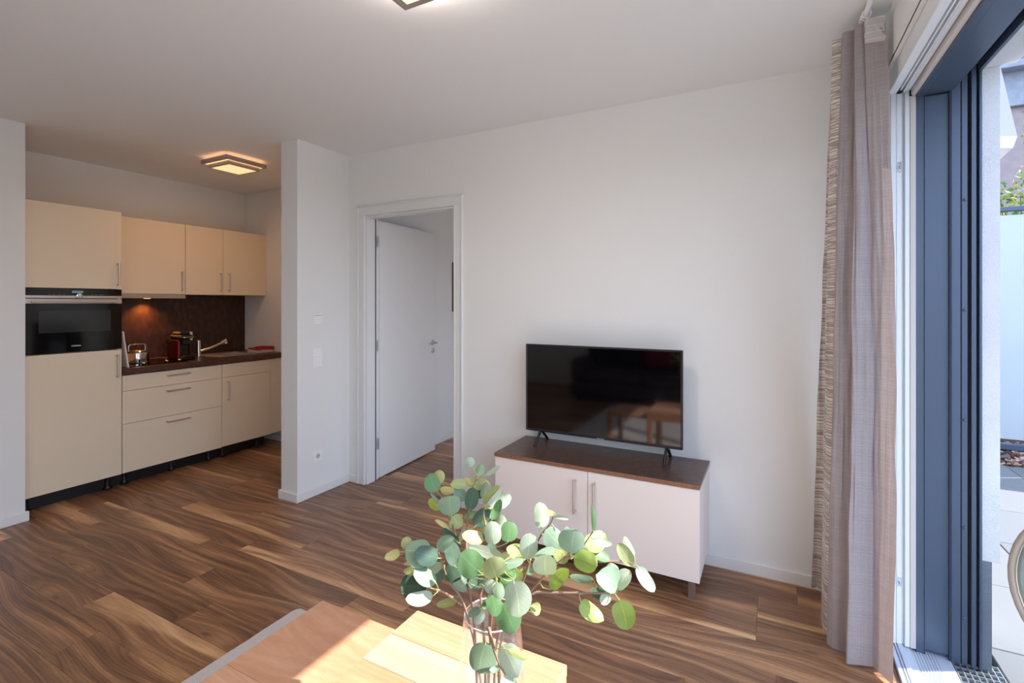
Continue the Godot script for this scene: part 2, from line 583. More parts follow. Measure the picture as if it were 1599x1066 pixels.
func skirt(called: String, lo: Vector3, hi: Vector3, label: String) -> void:
	struct(bxo(called, lo, hi, 0.004, M.skirting), label, "baseboard")

func build_trim() -> void:
	var t := 0.016
	var h := 0.066
	skirt("baseboard_back", Vector3(-1.943, 0, TVZ), Vector3(RX, h, TVZ + t), "white baseboard below the television")
	skirt("baseboard_doorway", Vector3(PX + t, 0, TVZ), Vector3(-2.941, h, TVZ + t), "short white baseboard between partition and door frame")
	skirt("baseboard_partition", Vector3(PX, 0, TVZ), Vector3(PX + t, h, -2.436), "white baseboard along the partition beside the socket")
	skirt("baseboard_partition_end", Vector3(-3.216 - t, 0, -2.436), Vector3(PX + t, h, -2.436 + t), "white baseboard across the end of the partition")
	skirt("baseboard_kitchen", Vector3(-3.216 - t, 0, -3.44), Vector3(-3.216, h, -2.436), "white baseboard on the kitchen side of the partition")
	skirt("baseboard_kitchen_far", Vector3(-5.1, 0, -3.44), Vector3(-3.216 - t, h, -3.44 + t), "white baseboard on the wall at the end of the worktop")
	skirt("baseboard_left", Vector3(-4.38, 0, -1.39 - t), Vector3(-4.38 + t, h, 2.6), "white baseboard below the wall beside the tall cabinet")
	skirt("baseboard_hall", Vector3(PX, 0, -6.0), Vector3(PX + t, h, TVZ - 0.14), "white baseboard in the room behind the doorway")
	# frame of another door on the kitchen side of the partition, only its edge shows
	struct(bxo("trim_1", Vector3(-3.240, 0, -2.56), Vector3(-3.216, 2.05, -2.48), 0.003, M.door), "narrow white door frame on the kitchen side of the partition", "door frame")

func build_door() -> void:
	var f := snode("trim_2", "white door frame with moulded edge around the doorway", "door frame")
	var xl := -2.863
	var xr := -2.006
	var top := 2.14
	var c := 0.076
	# casing towards the living room: flat board with a raised outer edge
	for s in [0, 1]:
		var mb := MB.new()
		var a: float = xl - c if s == 0 else xr
		mb.box(Vector3(a, 0, TVZ), Vector3(a + c, top + 0.0005, TVZ + 0.012), 0.002)
		var o: float = xl - c if s == 0 else xr + c - 0.014
		mb.box(Vector3(o, 0, TVZ + 0.010), Vector3(o + 0.014, top + c, TVZ + 0.020), 0.004)
		var i: float = xl - 0.012 if s == 0 else xr
		mb.box(Vector3(i, 0, TVZ + 0.010), Vector3(i + 0.012, top, TVZ + 0.016), 0.003)
		obj("casing", mb, M.door, f)
	var mt := MB.new()
	mt.box(Vector3(xl - c, top, TVZ), Vector3(xr + c, top + c, TVZ + 0.012), 0.002)
	mt.box(Vector3(xl - c, top + c - 0.014, TVZ + 0.010), Vector3(xr + c, top + c, TVZ + 0.020), 0.004)
	mt.box(Vector3(xl, top, TVZ + 0.010), Vector3(xr, top + 0.012, TVZ + 0.016), 0.003)
	obj("head_casing", mt, M.door, f)
	# lining with a rebate for the leaf
	for s in [0, 1]:
		var mb := MB.new()
		var a: float = xl - 0.02 if s == 0 else xr
		mb.box(Vector3(a, 0, TVZ - 0.145), Vector3(a + 0.02, top, TVZ), 0.0)
		var k: float = xl - 0.02 if s == 0 else xr - 0.014
		mb.box(Vector3(k, 0, TVZ - 0.095), Vector3(k + 0.034, top - 0.014, TVZ - 0.002), 0.002)
		obj("lining", mb, M.door, f)
	var mh := MB.new()
	mh.box(Vector3(xl - 0.02, top, TVZ - 0.145), Vector3(xr + 0.02, top + 0.02, TVZ), 0.0)
	mh.box(Vector3(xl, top - 0.014, TVZ - 0.095), Vector3(xr, top, TVZ - 0.002), 0.002)
	obj("head_lining", mh, M.door, f)
	bxo("seal", Vector3(xl + 0.0142, 0.0, TVZ - 0.102), Vector3(xl + 0.0185, top - 0.014, TVZ - 0.0955), 0.0, M.bezel, f)
	# leaf, standing open a little past the right angle
	var d := snode("door_1", "white flush door standing open into the next room", "door")
	var hinge := Vector3(-2.862, 0, -3.072)
	d.position = hinge
	d.rotation.y = 0.075
	# local: leaf runs along -z, its visible face looks to +x
	bxo("leaf", Vector3(-0.04, 0.008, -0.862), Vector3(0.0, 2.128, 0.0), 0.002, M.door, d)
	bxo("rebate", Vector3(-0.002, 0.012, -0.848), Vector3(0.012, 2.116, -0.004), 0.001, M.door, d)
	var hm := MB.new()
	hm.lathe([Vector2(0.0, 0.0), Vector2(0.025, 0.0), Vector2(0.026, 0.003), Vector2(0.024, 0.007), Vector2(0.0, 0.007)], 24, Transform3D(Basis(Vector3.FORWARD, PI / 2), Vector3(0.012, 1.062, -0.80)))
	hm.tube([Vector3(0.017, 1.062, -0.80), Vector3(0.055, 1.062, -0.80), Vector3(0.063, 1.062, -0.793), Vector3(0.065, 1.062, -0.78), Vector3(0.065, 1.062, -0.67)], [0.0095], 12)
	obj("lever_handle", hm, M.chrome, d)
	var km := MB.new()
	km.lathe([Vector2(0.0, 0.0), Vector2(0.025, 0.0), Vector2(0.026, 0.003), Vector2(0.024, 0.007), Vector2(0.0, 0.007)], 24, Transform3D(Basis(Vector3.FORWARD, PI / 2), Vector3(0.012, 0.985, -0.80)))
	km.box(Vector3(0.018, 0.974, -0.804), Vector3(0.0195, 0.990, -0.796))
	km.tube([Vector3(0.018, 0.988, -0.80), Vector3(0.034, 0.988, -0.80)], [0.007, 0.006], 10)
	obj("key_rosette", km, M.chrome, d)
	for y in [0.25, 1.05, 1.9]:
		var g := MB.new()
		g.tube([Vector3(0.010, y, 0.012), Vector3(0.010, y + 0.09, 0.012)], [0.008], 10)
		obj("hinge", g, M.chrome, d)
	# picture on the wall of the next room
	var p := thing("framed_picture", "picture in a dark wooden frame on the wall behind the open door", "picture", Vector3(PX, 1.352, -4.42))
	var fm := MB.new()
	fm.box(Vector3(0.001, 0, -0.42), Vector3(0.028, 0.03, 0.03), 0.002)
	fm.box(Vector3(0.001, 0.50, -0.42), Vector3(0.028, 0.53, 0.03), 0.002)
	fm.box(Vector3(0.001, 0, 0.0), Vector3(0.028, 0.53, 0.03), 0.002)
	fm.box(Vector3(0.001, 0, -0.42), Vector3(0.028, 0.53, -0.39), 0.002)
	obj("frame", fm, mat(c8(86, 48, 32), 0.5), p)
	bxo("print", Vector3(0.001, 0.02, -0.40), Vector3(0.012, 0.51, 0.01), 0.0, tri(mat(Color.WHITE, 0.6), mottled(90, [[0.0, c8(60, 78, 104)], [0.6, c8(150, 168, 190)], [1.0, c8(214, 220, 226)]], 0.05, 0.01), 2.0), p)

func build_window() -> void:
	var w := snode("window_1", "white terrace door frame with blue-grey outer lining, door leaf open", "door frame")
	var top := 2.33
	var y0 := 0.012
	# far jamb, white profile
	var mb := MB.new()
	mb.box(Vector3(0.436, y0, JZ - 0.06), Vector3(0.510, top + 0.07, JZ - 0.016))
	mb.box(Vector3(0.4365, y0, JZ - 0.03), Vector3(0.4440, top + 0.07, JZ + 0.002), 0.0015)
	mb.box(Vector3(0.4462, y0, JZ - 0.03), Vector3(0.4635, top, JZ - 0.002), 0.0015)
	mb.box(Vector3(0.4655, y0, JZ - 0.03), Vector3(0.4845, top, JZ - 0.006), 0.002)
	mb.box(Vector3(0.4925, y0, JZ - 0.03), Vector3(0.5095, top, JZ), 0.002)
	obj("jamb_profile", mb, M.white, w)
	bxo("plaster_seal", Vector3(0.5095, y0, JZ - 0.03), Vector3(0.5300, top, JZ + 0.0015), 0.002, M.seal, w)
	for y in [2.02, 0.278]:
		var p := MB.new()
		p.box(Vector3(0.4695, y - 0.022, JZ - 0.008), Vector3(0.4825, y + 0.022, JZ - 0.003), 0.002)
		p.box(Vector3(0.473, y - 0.010, JZ - 0.006), Vector3(0.480, y + 0.004, JZ + 0.003), 0.002)
		obj("strike_plate", p, M.chrome, w)
	# far jamb, blue-grey aluminium lining with folds
	var bl := MB.new()
	bl.box(Vector3(0.530, 0.0, JZ - 0.06), Vector3(0.735, 2.31, JZ - 0.020))
	bl.box(Vector3(0.5300, 0.0, JZ - 0.03), Vector3(0.5570, 2.31, JZ + 0.001), 0.001)
	bl.box(Vector3(0.5562, 0.0, JZ - 0.03), Vector3(0.5590, 2.31, JZ + 0.005), 0.001)
	bl.box(Vector3(0.5585, 0.02, JZ - 0.03), Vector3(0.6365, 2.300, JZ - 0.006), 0.001)
	bl.box(Vector3(0.6362, -0.0, JZ - 0.03), Vector3(0.6390, 2.325, JZ + 0.006), 0.001)
	bl.box(Vector3(0.6410, -0.0, JZ - 0.03), Vector3(0.6450, 2.325, JZ + 0.005), 0.001)
	bl.box(Vector3(0.6450, -0.0, JZ - 0.03), Vector3(0.6715, 2.36, JZ + 0.001), 0.001)
	obj("jamb_lining", bl, M.blue, w)
	var gu := MB.new()
	gu.box(Vector3(0.6735, -0.0, JZ - 0.03), Vector3(0.6920, 2.40, JZ + 0.003), 0.001)
	gu.box(Vector3(0.7020, -0.0, JZ - 0.03), Vector3(0.7165, 2.40, JZ + 0.009), 0.001)
	gu.box(Vector3(0.7265, -0.0, JZ - 0.03), Vector3(0.7350, 2.375, JZ + 0.006), 0.001)
	obj("shutter_guide", gu, M.blue, w)
	bxo("guide_slot", Vector3(0.692, -0.0, JZ - 0.0195), Vector3(0.7265, 2.40, JZ - 0.012), 0.0, M.blue_dark, w)
	for y in [0.19, 0.55, 0.98, 1.42, 1.86]:
		var sc := MB.new()
		sc.lathe([Vector2(0.0, 0.005), Vector2(0.0045, 0.0045), Vector2(0.0065, 0.0018), Vector2(0.0070, 0.0)], 12, Transform3D(Basis(Vector3.RIGHT, PI / 2), Vector3(0.683, y, JZ + 0.003)))
		obj("screw", sc, M.blue, w)
	# head: white profile, seal, lining, shutter slot
	var zn := 1.9
	var hd := MB.new()
	hd.box(Vector3(0.4365, top, JZ - 0.03), Vector3(0.4660, 2.408, zn), 0.002)
	hd.box(Vector3(0.4660, top + 0.025, JZ - 0.03), Vector3(0.5060, 2.408, zn))
	hd.box(Vector3(0.4740, top + 0.004, JZ - 0.01), Vector3(0.4800, 2.408, zn), 0.001)
	hd.box(Vector3(0.4870, top + 0.002, JZ - 0.01), Vector3(0.4920, 2.408, zn), 0.001)
	hd.box(Vector3(0.4920, top, JZ - 0.03), Vector3(0.5090, 2.408, zn), 0.002)
	obj("head_profile", hd, M.white, w)
	bxo("head_trim", Vector3(0.420, 2.404, JZ - 0.03), Vector3(0.4365, 2.418, zn), 0.002, M.skirting, w)
	var hs := MB.new()
	hs.box(Vector3(0.5115, top - 0.020, JZ - 0.03), Vector3(0.5300, 2.408, zn), 0.002)
	obj("head_seal", hs, M.seal, w)
	for q in [[0.466, 0.484, 0.02], [0.508, 0.517, 0.0]]:
		bxo("gasket", Vector3(q[0], top - 0.022 + q[2], JZ - 0.012), Vector3(q[1], top + 0.006, JZ + 0.012), 0.002, M.rubber, w)
	var hl := MB.new()
	hl.box(Vector3(0.530, 2.302, JZ - 0.03), Vector3(0.558, 2.408, zn), 0.001)
	hl.box(Vector3(0.558, 2.308, JZ - 0.03), Vector3(0.560, 2.408, zn), 0.0005)
	hl.box(Vector3(0.560, 2.306, JZ - 0.03), Vector3(0.650, 2.408, zn), 0.001)
	hl.box(Vector3(0.647, 2.3285, JZ - 0.01), Vector3(0.651, 2.48, zn), 0.0005)
	obj("head_lining", hl, M.blue, w)
	bxo("shutter_slat", Vector3(0.700, 2.395, JZ - 0.005), Vector3(0.716, 2.48, zn), 0.003, M.blue_dark, w)
	bxo("shutter_box", Vector3(0.652, 2.46, JZ - 0.02), Vector3(0.700, 2.48, zn), 0.0, mat(c8(92, 78, 74), 0.7), w)
	bxo("lintel_edge", Vector3(0.724, 2.366, JZ), Vector3(0.737, 2.48, zn), 0.001, M.blue, w)
	# threshold
	var th := MB.new()
	th.box(Vector3(0.4365, -0.10, JZ - 0.06), Vector3(0.4530, 0.016, zn), 0.002)
	th.box(Vector3(0.4530, -0.10, JZ - 0.06), Vector3(0.4665, 0.006, zn))
	th.box(Vector3(0.4570, -0.05, JZ - 0.05), Vector3(0.4625, 0.016, zn), 0.001)
	th.box(Vector3(0.4665, -0.10, JZ - 0.06), Vector3(0.4860, 0.016, zn), 0.002)
	th.box(Vector3(0.4860, -0.10, JZ - 0.06), Vector3(0.5100, 0.008, zn), 0.002)
	for k in 8:
		th.box(Vector3(0.510 + k * 0.010, -0.10, JZ - 0.06), Vector3(0.5185 + k * 0.010, 0.003, zn), 0.001)
	th.box(Vector3(0.510, -0.10, JZ - 0.06), Vector3(0.590, 0.000, zn))
	th.box(Vector3(0.590, -0.10, JZ - 0.06), Vector3(0.641, 0.002, zn), 0.002)
	obj("threshold", th, M.sill, w)
	# added glazing nearer to the camera, outside the picture, for more daylight
	var mu := MB.new()
	for q in [[-1.06, -0.96], [0.37, 0.47], [1.82, 1.90]]:
		mu.box(Vector3(0.437, 0.016, q[0]), Vector3(0.51, top, q[1]), 0.004)
	mu.box(Vector3(0.437, 0.016, -0.96), Vector3(0.51, 0.11, 1.82), 0.004)
	mu.box(Vector3(0.437, top - 0.09, -0.96), Vector3(0.51, top, 1.82), 0.004)
	obj("added_glazing_frame", mu, M.white, w)
	for q in [[-0.96, 0.37], [0.47, 1.82]]:
		bxo("added_pane", Vector3(0.470, 0.11, q[0]), Vector3(0.476, top - 0.09, q[1]), 0.0, M.added_pane, w)
	# added unseen window, brings daylight into the next room
	var w2 := snode("window_2", "unseen white window added to let daylight into the next room", "window")
	var f2 := MB.new()
	for z in [-5.8, -4.585, -3.37]:
		f2.box(Vector3(0.50, 0.43, z), Vector3(0.57, 2.2, z + 0.07), 0.003)
	f2.box(Vector3(0.50, 0.43, -5.8), Vector3(0.57, 0.50, -3.3), 0.003)
	f2.box(Vector3(0.50, 2.13, -5.8), Vector3(0.57, 2.2, -3.3), 0.003)
	obj("added_window_frame", f2, M.white, w2)
	for z in [-5.73, -4.515]:
		bxo("added_pane", Vector3(0.53, 0.50, z), Vector3(0.536, 2.13, z + 1.145), 0.0, M.added_pane, w2)

# ------------------------------------------------------------------ terrace
func build_outside() -> void:
	var t := snode("floor_terrace", "terrace of large pale concrete slabs outside the open door", "paving")
	bxo("bedding", Vector3(0.62, -0.2, -14.0), Vector3(14, -0.045, 8.0), 0.0, M.ground, t)
	var rr := RandomNumberGenerator.new()
	rr.seed = 9
	var P := 0.625
	for iz in range(0, 15):
		var z1 := 2.85 - P * iz + (-2.778 - 2.85 + 9.0 * P)
		for ix in range(0, 6):
			var x0 := 0.59 + P * ix
			var x1 := x0 + P
			x0 = maxf(x0, 0.802)
			bxo("slab", Vector3(x0 + 0.002, -0.04, z1 - P + 0.002), Vector3(x1 - 0.002, -0.004 + rr.randf() * 0.002, z1 - 0.002), 0.003, M["paver%d" % (rr.randi() % 3)], t)
	# drain channel grate in front of the threshold
	var g := thing("drain_grate", "galvanised mesh drain grate between threshold and terrace slabs", "grate", Vector3(0.643, -0.03, 0.3))
	bxo("channel", Vector3(0.0, -0.01, -2.935), Vector3(0.155, 0.0, 0.0), 0.0, mat(c8(106, 122, 122), 0.6), g)
	var cb := MB.new()
	for k in 8:
		cb.box(Vector3(0.002 + k * 0.0212, 0.0, -2.935), Vector3(0.0045 + k * 0.0212, 0.030, 0.0))
	obj("bearing_bars", cb, M.zinc, g)
	cb = MB.new()
	for k in 94:
		cb.box(Vector3(0.002, 0.018, -2.932 + k * 0.031), Vector3(0.152, 0.0295, -2.930 + k * 0.031))
	obj("cross_bars", cb, M.zinc, g)
	# bark mulch bed in front of the fence
	var bed := tag(bxo("planting_bed", Vector3(0.9, -0.1, -7.6), Vector3(8.0, -0.02, -5.9), 0.0, mat(c8(72, 54, 46), 1.0)), "planting bed along the glass fence at the edge of the slabs", "bed")
	var mm := MultiMesh.new()
	mm.transform_format = MultiMesh.TRANSFORM_3D
	mm.use_colors = true
	var chip := BoxMesh.new()
	chip.size = Vector3(0.055, 0.012, 0.022)
	chip.material = M.mulch
	mm.mesh = chip
	mm.instance_count = 2600
	for i in 2600:
		var b := Basis.from_euler(Vector3(rr.randf_range(-0.5, 0.5), rr.randf() * TAU, rr.randf_range(-0.5, 0.5))).scaled(Vector3.ONE * rr.randf_range(0.5, 1.3))
		mm.set_instance_transform(i, Transform3D(b, Vector3(rr.randf_range(1.2, 4.2), rr.randf_range(-0.015, 0.015), rr.randf_range(-6.9, -5.92))))
		var c := c8(120, 86, 70).lerp(c8(196, 168, 150), rr.randf()) if rr.randf() < 0.6 else c8(70, 48, 42)
		mm.set_instance_color(i, c.srgb_to_linear())
	var mi := MultiMeshInstance3D.new()
	mi.name = "bark_mulch"
	mi.multimesh = mm
	mi.set_meta("kind", "stuff")
	add_child(mi)
	tag(mi, "reddish brown bark mulch scattered over the bed by the fence", "mulch")
	# fence of frosted glass between blue-grey rails
	var f := thing("glass_fence", "frosted white glass privacy fence with blue-grey rails", "fence", Vector3(1.0, 0, -6.5))
	bxo("top_rail", Vector3(0, 2.335, -0.03), Vector3(6, 2.38, 0.03), 0.004, M.rail, f)
	bxo("bottom_rail", Vector3(0, 0.02, -0.03), Vector3(6, 0.075, 0.03), 0.004, M.rail, f)
	for k in 5:
		var x := 1.27 + 1.25 * (k - 1)
		if k < 5:
			bxo("glass_panel", Vector3(x + 0.03, 0.12, -0.006), Vector3(x + 1.22, 2.30, 0.006), 0.002, M.frost, f)
		bxo("post", Vector3(x - 0.02, 0.0, -0.05), Vector3(x + 0.02, 2.34, -0.012), 0.003, M.rail, f)
		for y in [0.35, 1.05, 2.18]:
			bxo("clamp", Vector3(x - 0.045, y, -0.02), Vector3(x + 0.045, y + 0.05, 0.02), 0.004, M.zinc, f)
	# shrubs behind the fence
	var kinds := [["leafy green shrub with yellowish shoots rising above the glass fence", Vector3(2.60, 0, -7.35), 0.58, 2.95], ["dense round green shrub behind the glass fence, farther from the facade", Vector3(3.95, 0, -7.4), 0.6, 2.8], ["dense green shrub behind the glass fence, close to the facade", Vector3(1.3, 0, -7.4), 0.55, 2.7]]
	for q in kinds:
		var s := thing("shrub", q[0], "shrub", q[1])
		var br := MB.new()
		for i in 7:
			var a := TAU * i / 7.0
			br.tube([Vector3(cos(a) * 0.05, -0.019, sin(a) * 0.05), Vector3(cos(a) * 0.3, 1.4, sin(a) * 0.25), Vector3(cos(a) * 0.45, q[3] - 0.3, sin(a) * 0.3)], [0.02, 0.012, 0.004], 6)
		if q[3] > 2.9:
			for i in 4:
				br.tube([Vector3(-0.15 + i * 0.10, 2.4, 0.1), Vector3(-0.18 + i * 0.13, 3.0, 0.15), Vector3(-0.16 + i * 0.17, 3.5 - 0.12 * i, 0.2)], [0.008, 0.005, 0.002], 5)
		obj("branches", br, M.bark, s)
		var lf := MB.new()
		for i in 2600:
			var dir := Vector3(rr.randfn(), rr.randfn(), rr.randfn()).normalized() * pow(rr.randf(), 0.35)
			var p := Vector3(dir.x * q[2], 2.05 + dir.y * (q[3] - 2.05), dir.z * 0.45)
			if q[3] > 2.9 and i < 150:
				var k := i % 4
				var h := rr.randf()
				p = Vector3(-0.18 + k * 0.13, 2.7, 0.13).lerp(Vector3(-0.16 + k * 0.17, 3.5 - 0.12 * k, 0.2), h) + Vector3(rr.randfn(), rr.randfn(), rr.randfn()) * 0.05
			var sz := rr.randf_range(0.018, 0.042)
			var b := Basis.from_euler(Vector3(rr.randf() * TAU, rr.randf() * TAU, rr.randf() * TAU))
			lf.col = c8(74, 110, 44).lerp(c8(206, 208, 104), pow(rr.randf(), 1.6)).srgb_to_linear()
			if rr.randf() < 0.08: lf.col = c8(214, 160, 96).srgb_to_linear()
			lf.quad(p + b * Vector3(-sz, 0, 0), p + b * Vector3(0, 0.006, -sz * 0.55), p + b * Vector3(sz, 0, 0), p + b * Vector3(0, 0.006, sz * 0.55), b * Vector3.UP)
		obj("foliage", lf, M.bush, s).set_meta("kind", "stuff")
	# neighbouring building
	var n := thing("neighbour_building", "grey concrete building with mauve ground floor beyond the fence", "building", Vector3(1.5, 0, -12))
	bxo("ground_floor", Vector3(0, -0.1, -6), Vector3(11, 4.94, 0), 0.0, M.mauve, n)
	bxo("upper_floor", Vector3(-0.1, 4.94, -6), Vector3(11.1, 9.5, 0.10), 0.01, M.concrete, n)
	bxo("ledge", Vector3(-0.1, 5.55, 0.08), Vector3(11.1, 5.66, 0.35), 0.01, M.concrete, n)
	var rl := MB.new()
	for y in [5.80, 5.95, 6.10]:
		rl.tube([Vector3(0, y, 0.32), Vector3(11, y, 0.32)], [0.018], 6)
	for k in 14:
		rl.tube([Vector3(0.1 + k * 0.8, 5.6, 0.32), Vector3(0.1 + k * 0.8, 6.1, 0.32)], [0.018], 6)
	obj("railing", rl, M.zinc, n)
	bxo("wall_lamp", Vector3(2.15, 6.75, 0.10), Vector3(2.75, 6.79, 0.30), 0.01, M.rail, n)
	# white parasol hanging beside the facade
	var u := thing("parasol", "white fabric parasol beside the rendered facade corner", "parasol", Vector3(0.98, 0, -4.3))
	var cn := MB.new()
	var apex := Vector3(0.31, 3.10, 0.0)
	var rim := []
	for k in 8:
		var a := TAU * (k + 0.5) / 8.0
		rim.append(Vector3(0.15 + cos(a) * 0.25, 2.49 - 0.02 * (k % 2), sin(a) * 0.25))
	for k in 8:
		var a: Vector3 = rim[k]; var b: Vector3 = rim[(k + 1) % 8]
		var o := ((a + b) * 0.5 - Vector3(0.1, 2.6, 0)).normalized()
		cn.tri3(apex, a, b, o, o, o)
		cn.quad(a, b, b + Vector3(-0.02, -0.07, 0), a + Vector3(-0.02, -0.07, 0), o)
	obj("canopy", cn, M.canvas, u)
	var po := MB.new()
	po.tube([Vector3(0.12, -0.02, 0), Vector3(0.30, 3.09, 0)], [0.02], 10)
	obj("pole", po, M.rail, u)
	bxo("foot", Vector3(0.0, -0.005, -0.14), Vector3(0.24, 0.06, 0.14), 0.01, M.plinth, u)

# ------------------------------------------------------------------ kitchen
func bar_handle(a: Vector3, b: Vector3, out: Vector3, m: Material, parent: Node) -> void:
	# flat-ended bar on two posts, standing off the front along out
	var mb := MB.new()
	var o := out * 0.030
	var d := (b - a).normalized()
	mb.tube([a + o, b + o], [0.0062], 10)
	for p in [a + d * 0.006, b - d * 0.006]:
		mb.tube([p, p + o], [0.0056], 10)
	obj("handle", mb, m, parent)

func front(called: String, parent: Node, x: float, y0: float, y1: float, z0: float, z1: float) -> MeshInstance3D:
	return bxo(called, Vector3(x - 0.019, y0, z0), Vector3(x, y1, z1), 0.0012, M.cream, parent)

func carcass(parent: Node, x0: float, x1: float, y0: float, y1: float, z0: float, z1: float, shelves := []) -> void:
	var mb := MB.new()
	var t := 0.016
	mb.box(Vector3(x0, y0, z0), Vector3(x1, y1, z0 + t))
	mb.box(Vector3(x0, y0, z1 - t), Vector3(x1, y1, z1))
	mb.box(Vector3(x0, y0, z0 + t), Vector3(x1, y0 + t, z1 - t))
	mb.box(Vector3(x0, y1 - t, z0 + t), Vector3(x1, y1, z1 - t))
	mb.box(Vector3(x0, y0 + t, z0 + t), Vector3(x0 + 0.006, y1 - t, z1 - t))
	for y in shelves: mb.box(Vector3(x0 + 0.006, y, z0 + t), Vector3(x1, y + t, z1 - t))
	obj("body", mb, M.cream, parent)

func feet(parent: Node, xs: Array, zs: Array, h: float) -> void:
	for x in xs:
		for z in zs:
			var mb := MB.new()
			mb.lathe([Vector2(0.0, 0.0), Vector2(0.030, 0.0), Vector2(0.030, 0.012), Vector2(0.018, 0.020), Vector2(0.018, h - 0.008), Vector2(0.032, h - 0.006), Vector2(0.032, h), Vector2(0.0, h)], 14, Transform3D(Basis.IDENTITY, Vector3(x, 0, z)))
			obj("leg", mb, M.black, parent)

func build_kitchen() -> void:
	var X := -4.49
	var XU := -4.777
	var g := 0.0020
	# tall cabinet
	var z0 := -1.988
	var z1 := -1.392
	var t := thing("tall_cabinet", "tall cream cabinet housing the built-in oven", "cabinet")
	carcass(t, -5.148, X - 0.0195, 0.108, 2.151, z0, z1, [1.069, 1.552])
	var d := front("door", t, X, 1.5535, 2.153, z0 + g, z1 - g)
	bar_handle(Vector3(X, 1.580, -1.958), Vector3(X, 1.756, -1.958), Vector3.RIGHT, M.steel, d)
	d = front("door", t, X, 0.111, 1.083, z0 + g, z1 - g)
	bar_handle(Vector3(X, 0.870, -1.953), Vector3(X, 1.046, -1.953), Vector3.RIGHT, M.steel, d)
	feet(t, [-4.58, -5.05], [-1.45, -1.93], 0.108)
	bxo("plinth", Vector3(-4.595, 0.001, z0 + 0.002), Vector3(-4.585, 0.107, z1 - 0.002), 0.0, M.black, t)  # black panel added for the dark void under the cabinet
	# oven
	var o := thing("built_in_oven", "black glass built-in oven with steel bars in the tall cabinet", "oven")
	bxo("body", Vector3(-5.04, 1.0885, z0 + 0.02), Vector3(-4.512, 1.5505, z1 - 0.02), 0.0, M.black, o)
	var F := -4.486
	bxo("control_panel", Vector3(F - 0.024, 1.5005, z0 + 0.003), Vector3(F, 1.5495, z1 - 0.003), 0.0015, M.black_gloss, o)
	bxo("panel_bar", Vector3(F - 0.024, 1.481, z0 + 0.003), Vector3(F + 0.002, 1.500, z1 - 0.003), 0.0015, M.steel, o)
	bxo("door_bar", Vector3(F - 0.024, 1.442, z0 + 0.003), Vector3(F + 0.002, 1.476, z1 - 0.003), 0.0015, M.steel, o)
	var hm := MB.new()
	hm.box(Vector3(F + 0.026, 1.449, z0 + 0.05), Vector3(F + 0.036, 1.461, z1 - 0.05), 0.003)
	for z in [z0 + 0.058, z1 - 0.07]:
		hm.box(Vector3(F, 1.447, z), Vector3(F + 0.028, 1.461, z + 0.014), 0.002)
	obj("handle", hm, M.steel, o)
	var dr := bxo("oven_door", Vector3(F - 0.024, 1.0925, z0 + 0.003), Vector3(F, 1.441, z1 - 0.003), 0.0015, M.black_gloss, o)
	bxo("window", Vector3(F - 0.001, 1.235, z0 + 0.075), Vector3(F + 0.0006, 1.392, z1 - 0.10), 0.0, mat(c8(44, 46, 46), 0.10), dr)
	var kn := MB.new()
	kn.lathe([Vector2(0.0, 0.026), Vector2(0.017, 0.026), Vector2(0.020, 0.023), Vector2(0.0205, 0.0), Vector2(0.0, 0.0)], 24, Transform3D(Basis(Vector3.FORWARD, PI / 2), Vector3(F, 1.498, -1.712)))
	obj("knob", kn, M.chrome, o)
	var ds := bxo("display", Vector3(F - 0.001, 1.519, -1.742), Vector3(F + 0.0006, 1.536, -1.676), 0.0, M.clock, o)
	var tm := TextMesh.new()
	var fnt := SystemFont.new()
	fnt.font_names = PackedStringArray(["Droid Sans"])
	fnt.font_weight = 700
	tm.font = fnt
	tm.text = "SIEMENS"
	tm.font_size = 32
	tm.pixel_size = 0.00042
	tm.depth = 0.001
	var tx := obj("lettering", tm, mat(c8(225, 222, 220), 0.4), dr)
	tx.position = Vector3(F + 0.0008, 1.135, -1.70)
	tx.rotation.y = PI / 2
	# key marks along the control panel
	var mark_mat := mat(c8(120, 116, 116), 0.5)
	for z in [-1.555, -1.580, -1.610, -1.640, -1.800, -1.825, -1.850, -1.865]:
		bxo("key_mark", Vector3(F, 1.506, z), Vector3(F + 0.0006, 1.509, z + 0.012), 0.0, mark_mat, o)
	# wall cabinets
	var za := -2.617
	var hc := thing("hood_cabinet", "single-door cream wall cabinet above the extractor hood", "cabinet")
	carcass(hc, -5.148, XU - 0.0195, 1.528, 2.163, za, -1.991)
	d = front("door", hc, XU, 1.5265, 2.166, za + g, -1.991)
	bar_handle(Vector3(XU, 1.556, -2.583), Vector3(XU, 1.734, -2.583), Vector3.RIGHT, M.steel, d)
	var wc := thing("wall_cabinet", "double-door cream wall cabinet above the sink", "cabinet")
	carcass(wc, -5.148, XU - 0.0195, 1.525, 2.163, -3.322, za)
	d = front("door", wc, XU, 1.5235, 2.166, -2.968 + g, za - g)
	bar_handle(Vector3(XU, 1.560, -2.940), Vector3(XU, 1.736, -2.940), Vector3.RIGHT, M.steel, d)
	d = front("door", wc, XU, 1.5235, 2.166, -3.322 + g, -2.968 - g)
	bar_handle(Vector3(XU, 1.562, -3.024), Vector3(XU, 1.738, -3.024), Vector3.RIGHT, M.steel, d)
	bxo("filler_panel", Vector3(XU - 0.02, 1.5235, -3.438), Vector3(XU - 0.008, 2.166, -3.3225), 0.001, M.cream, wc)
	# extractor hood
	var hd := thing("extractor_hood", "flat metal extractor hood below the single-door wall cabinet", "extractor hood")
	bxo("body", Vector3(-5.10, 1.490, za + 0.003), Vector3(XU - 0.02, 1.526, -1.995), 0.002, M.nickel, hd)
	bxo("front_strip", Vector3(XU - 0.02, 1.486, za + 0.001), Vector3(XU + 0.002, 1.5255, -1.993), 0.002, M.nickel, hd)
	var sp := MB.new()
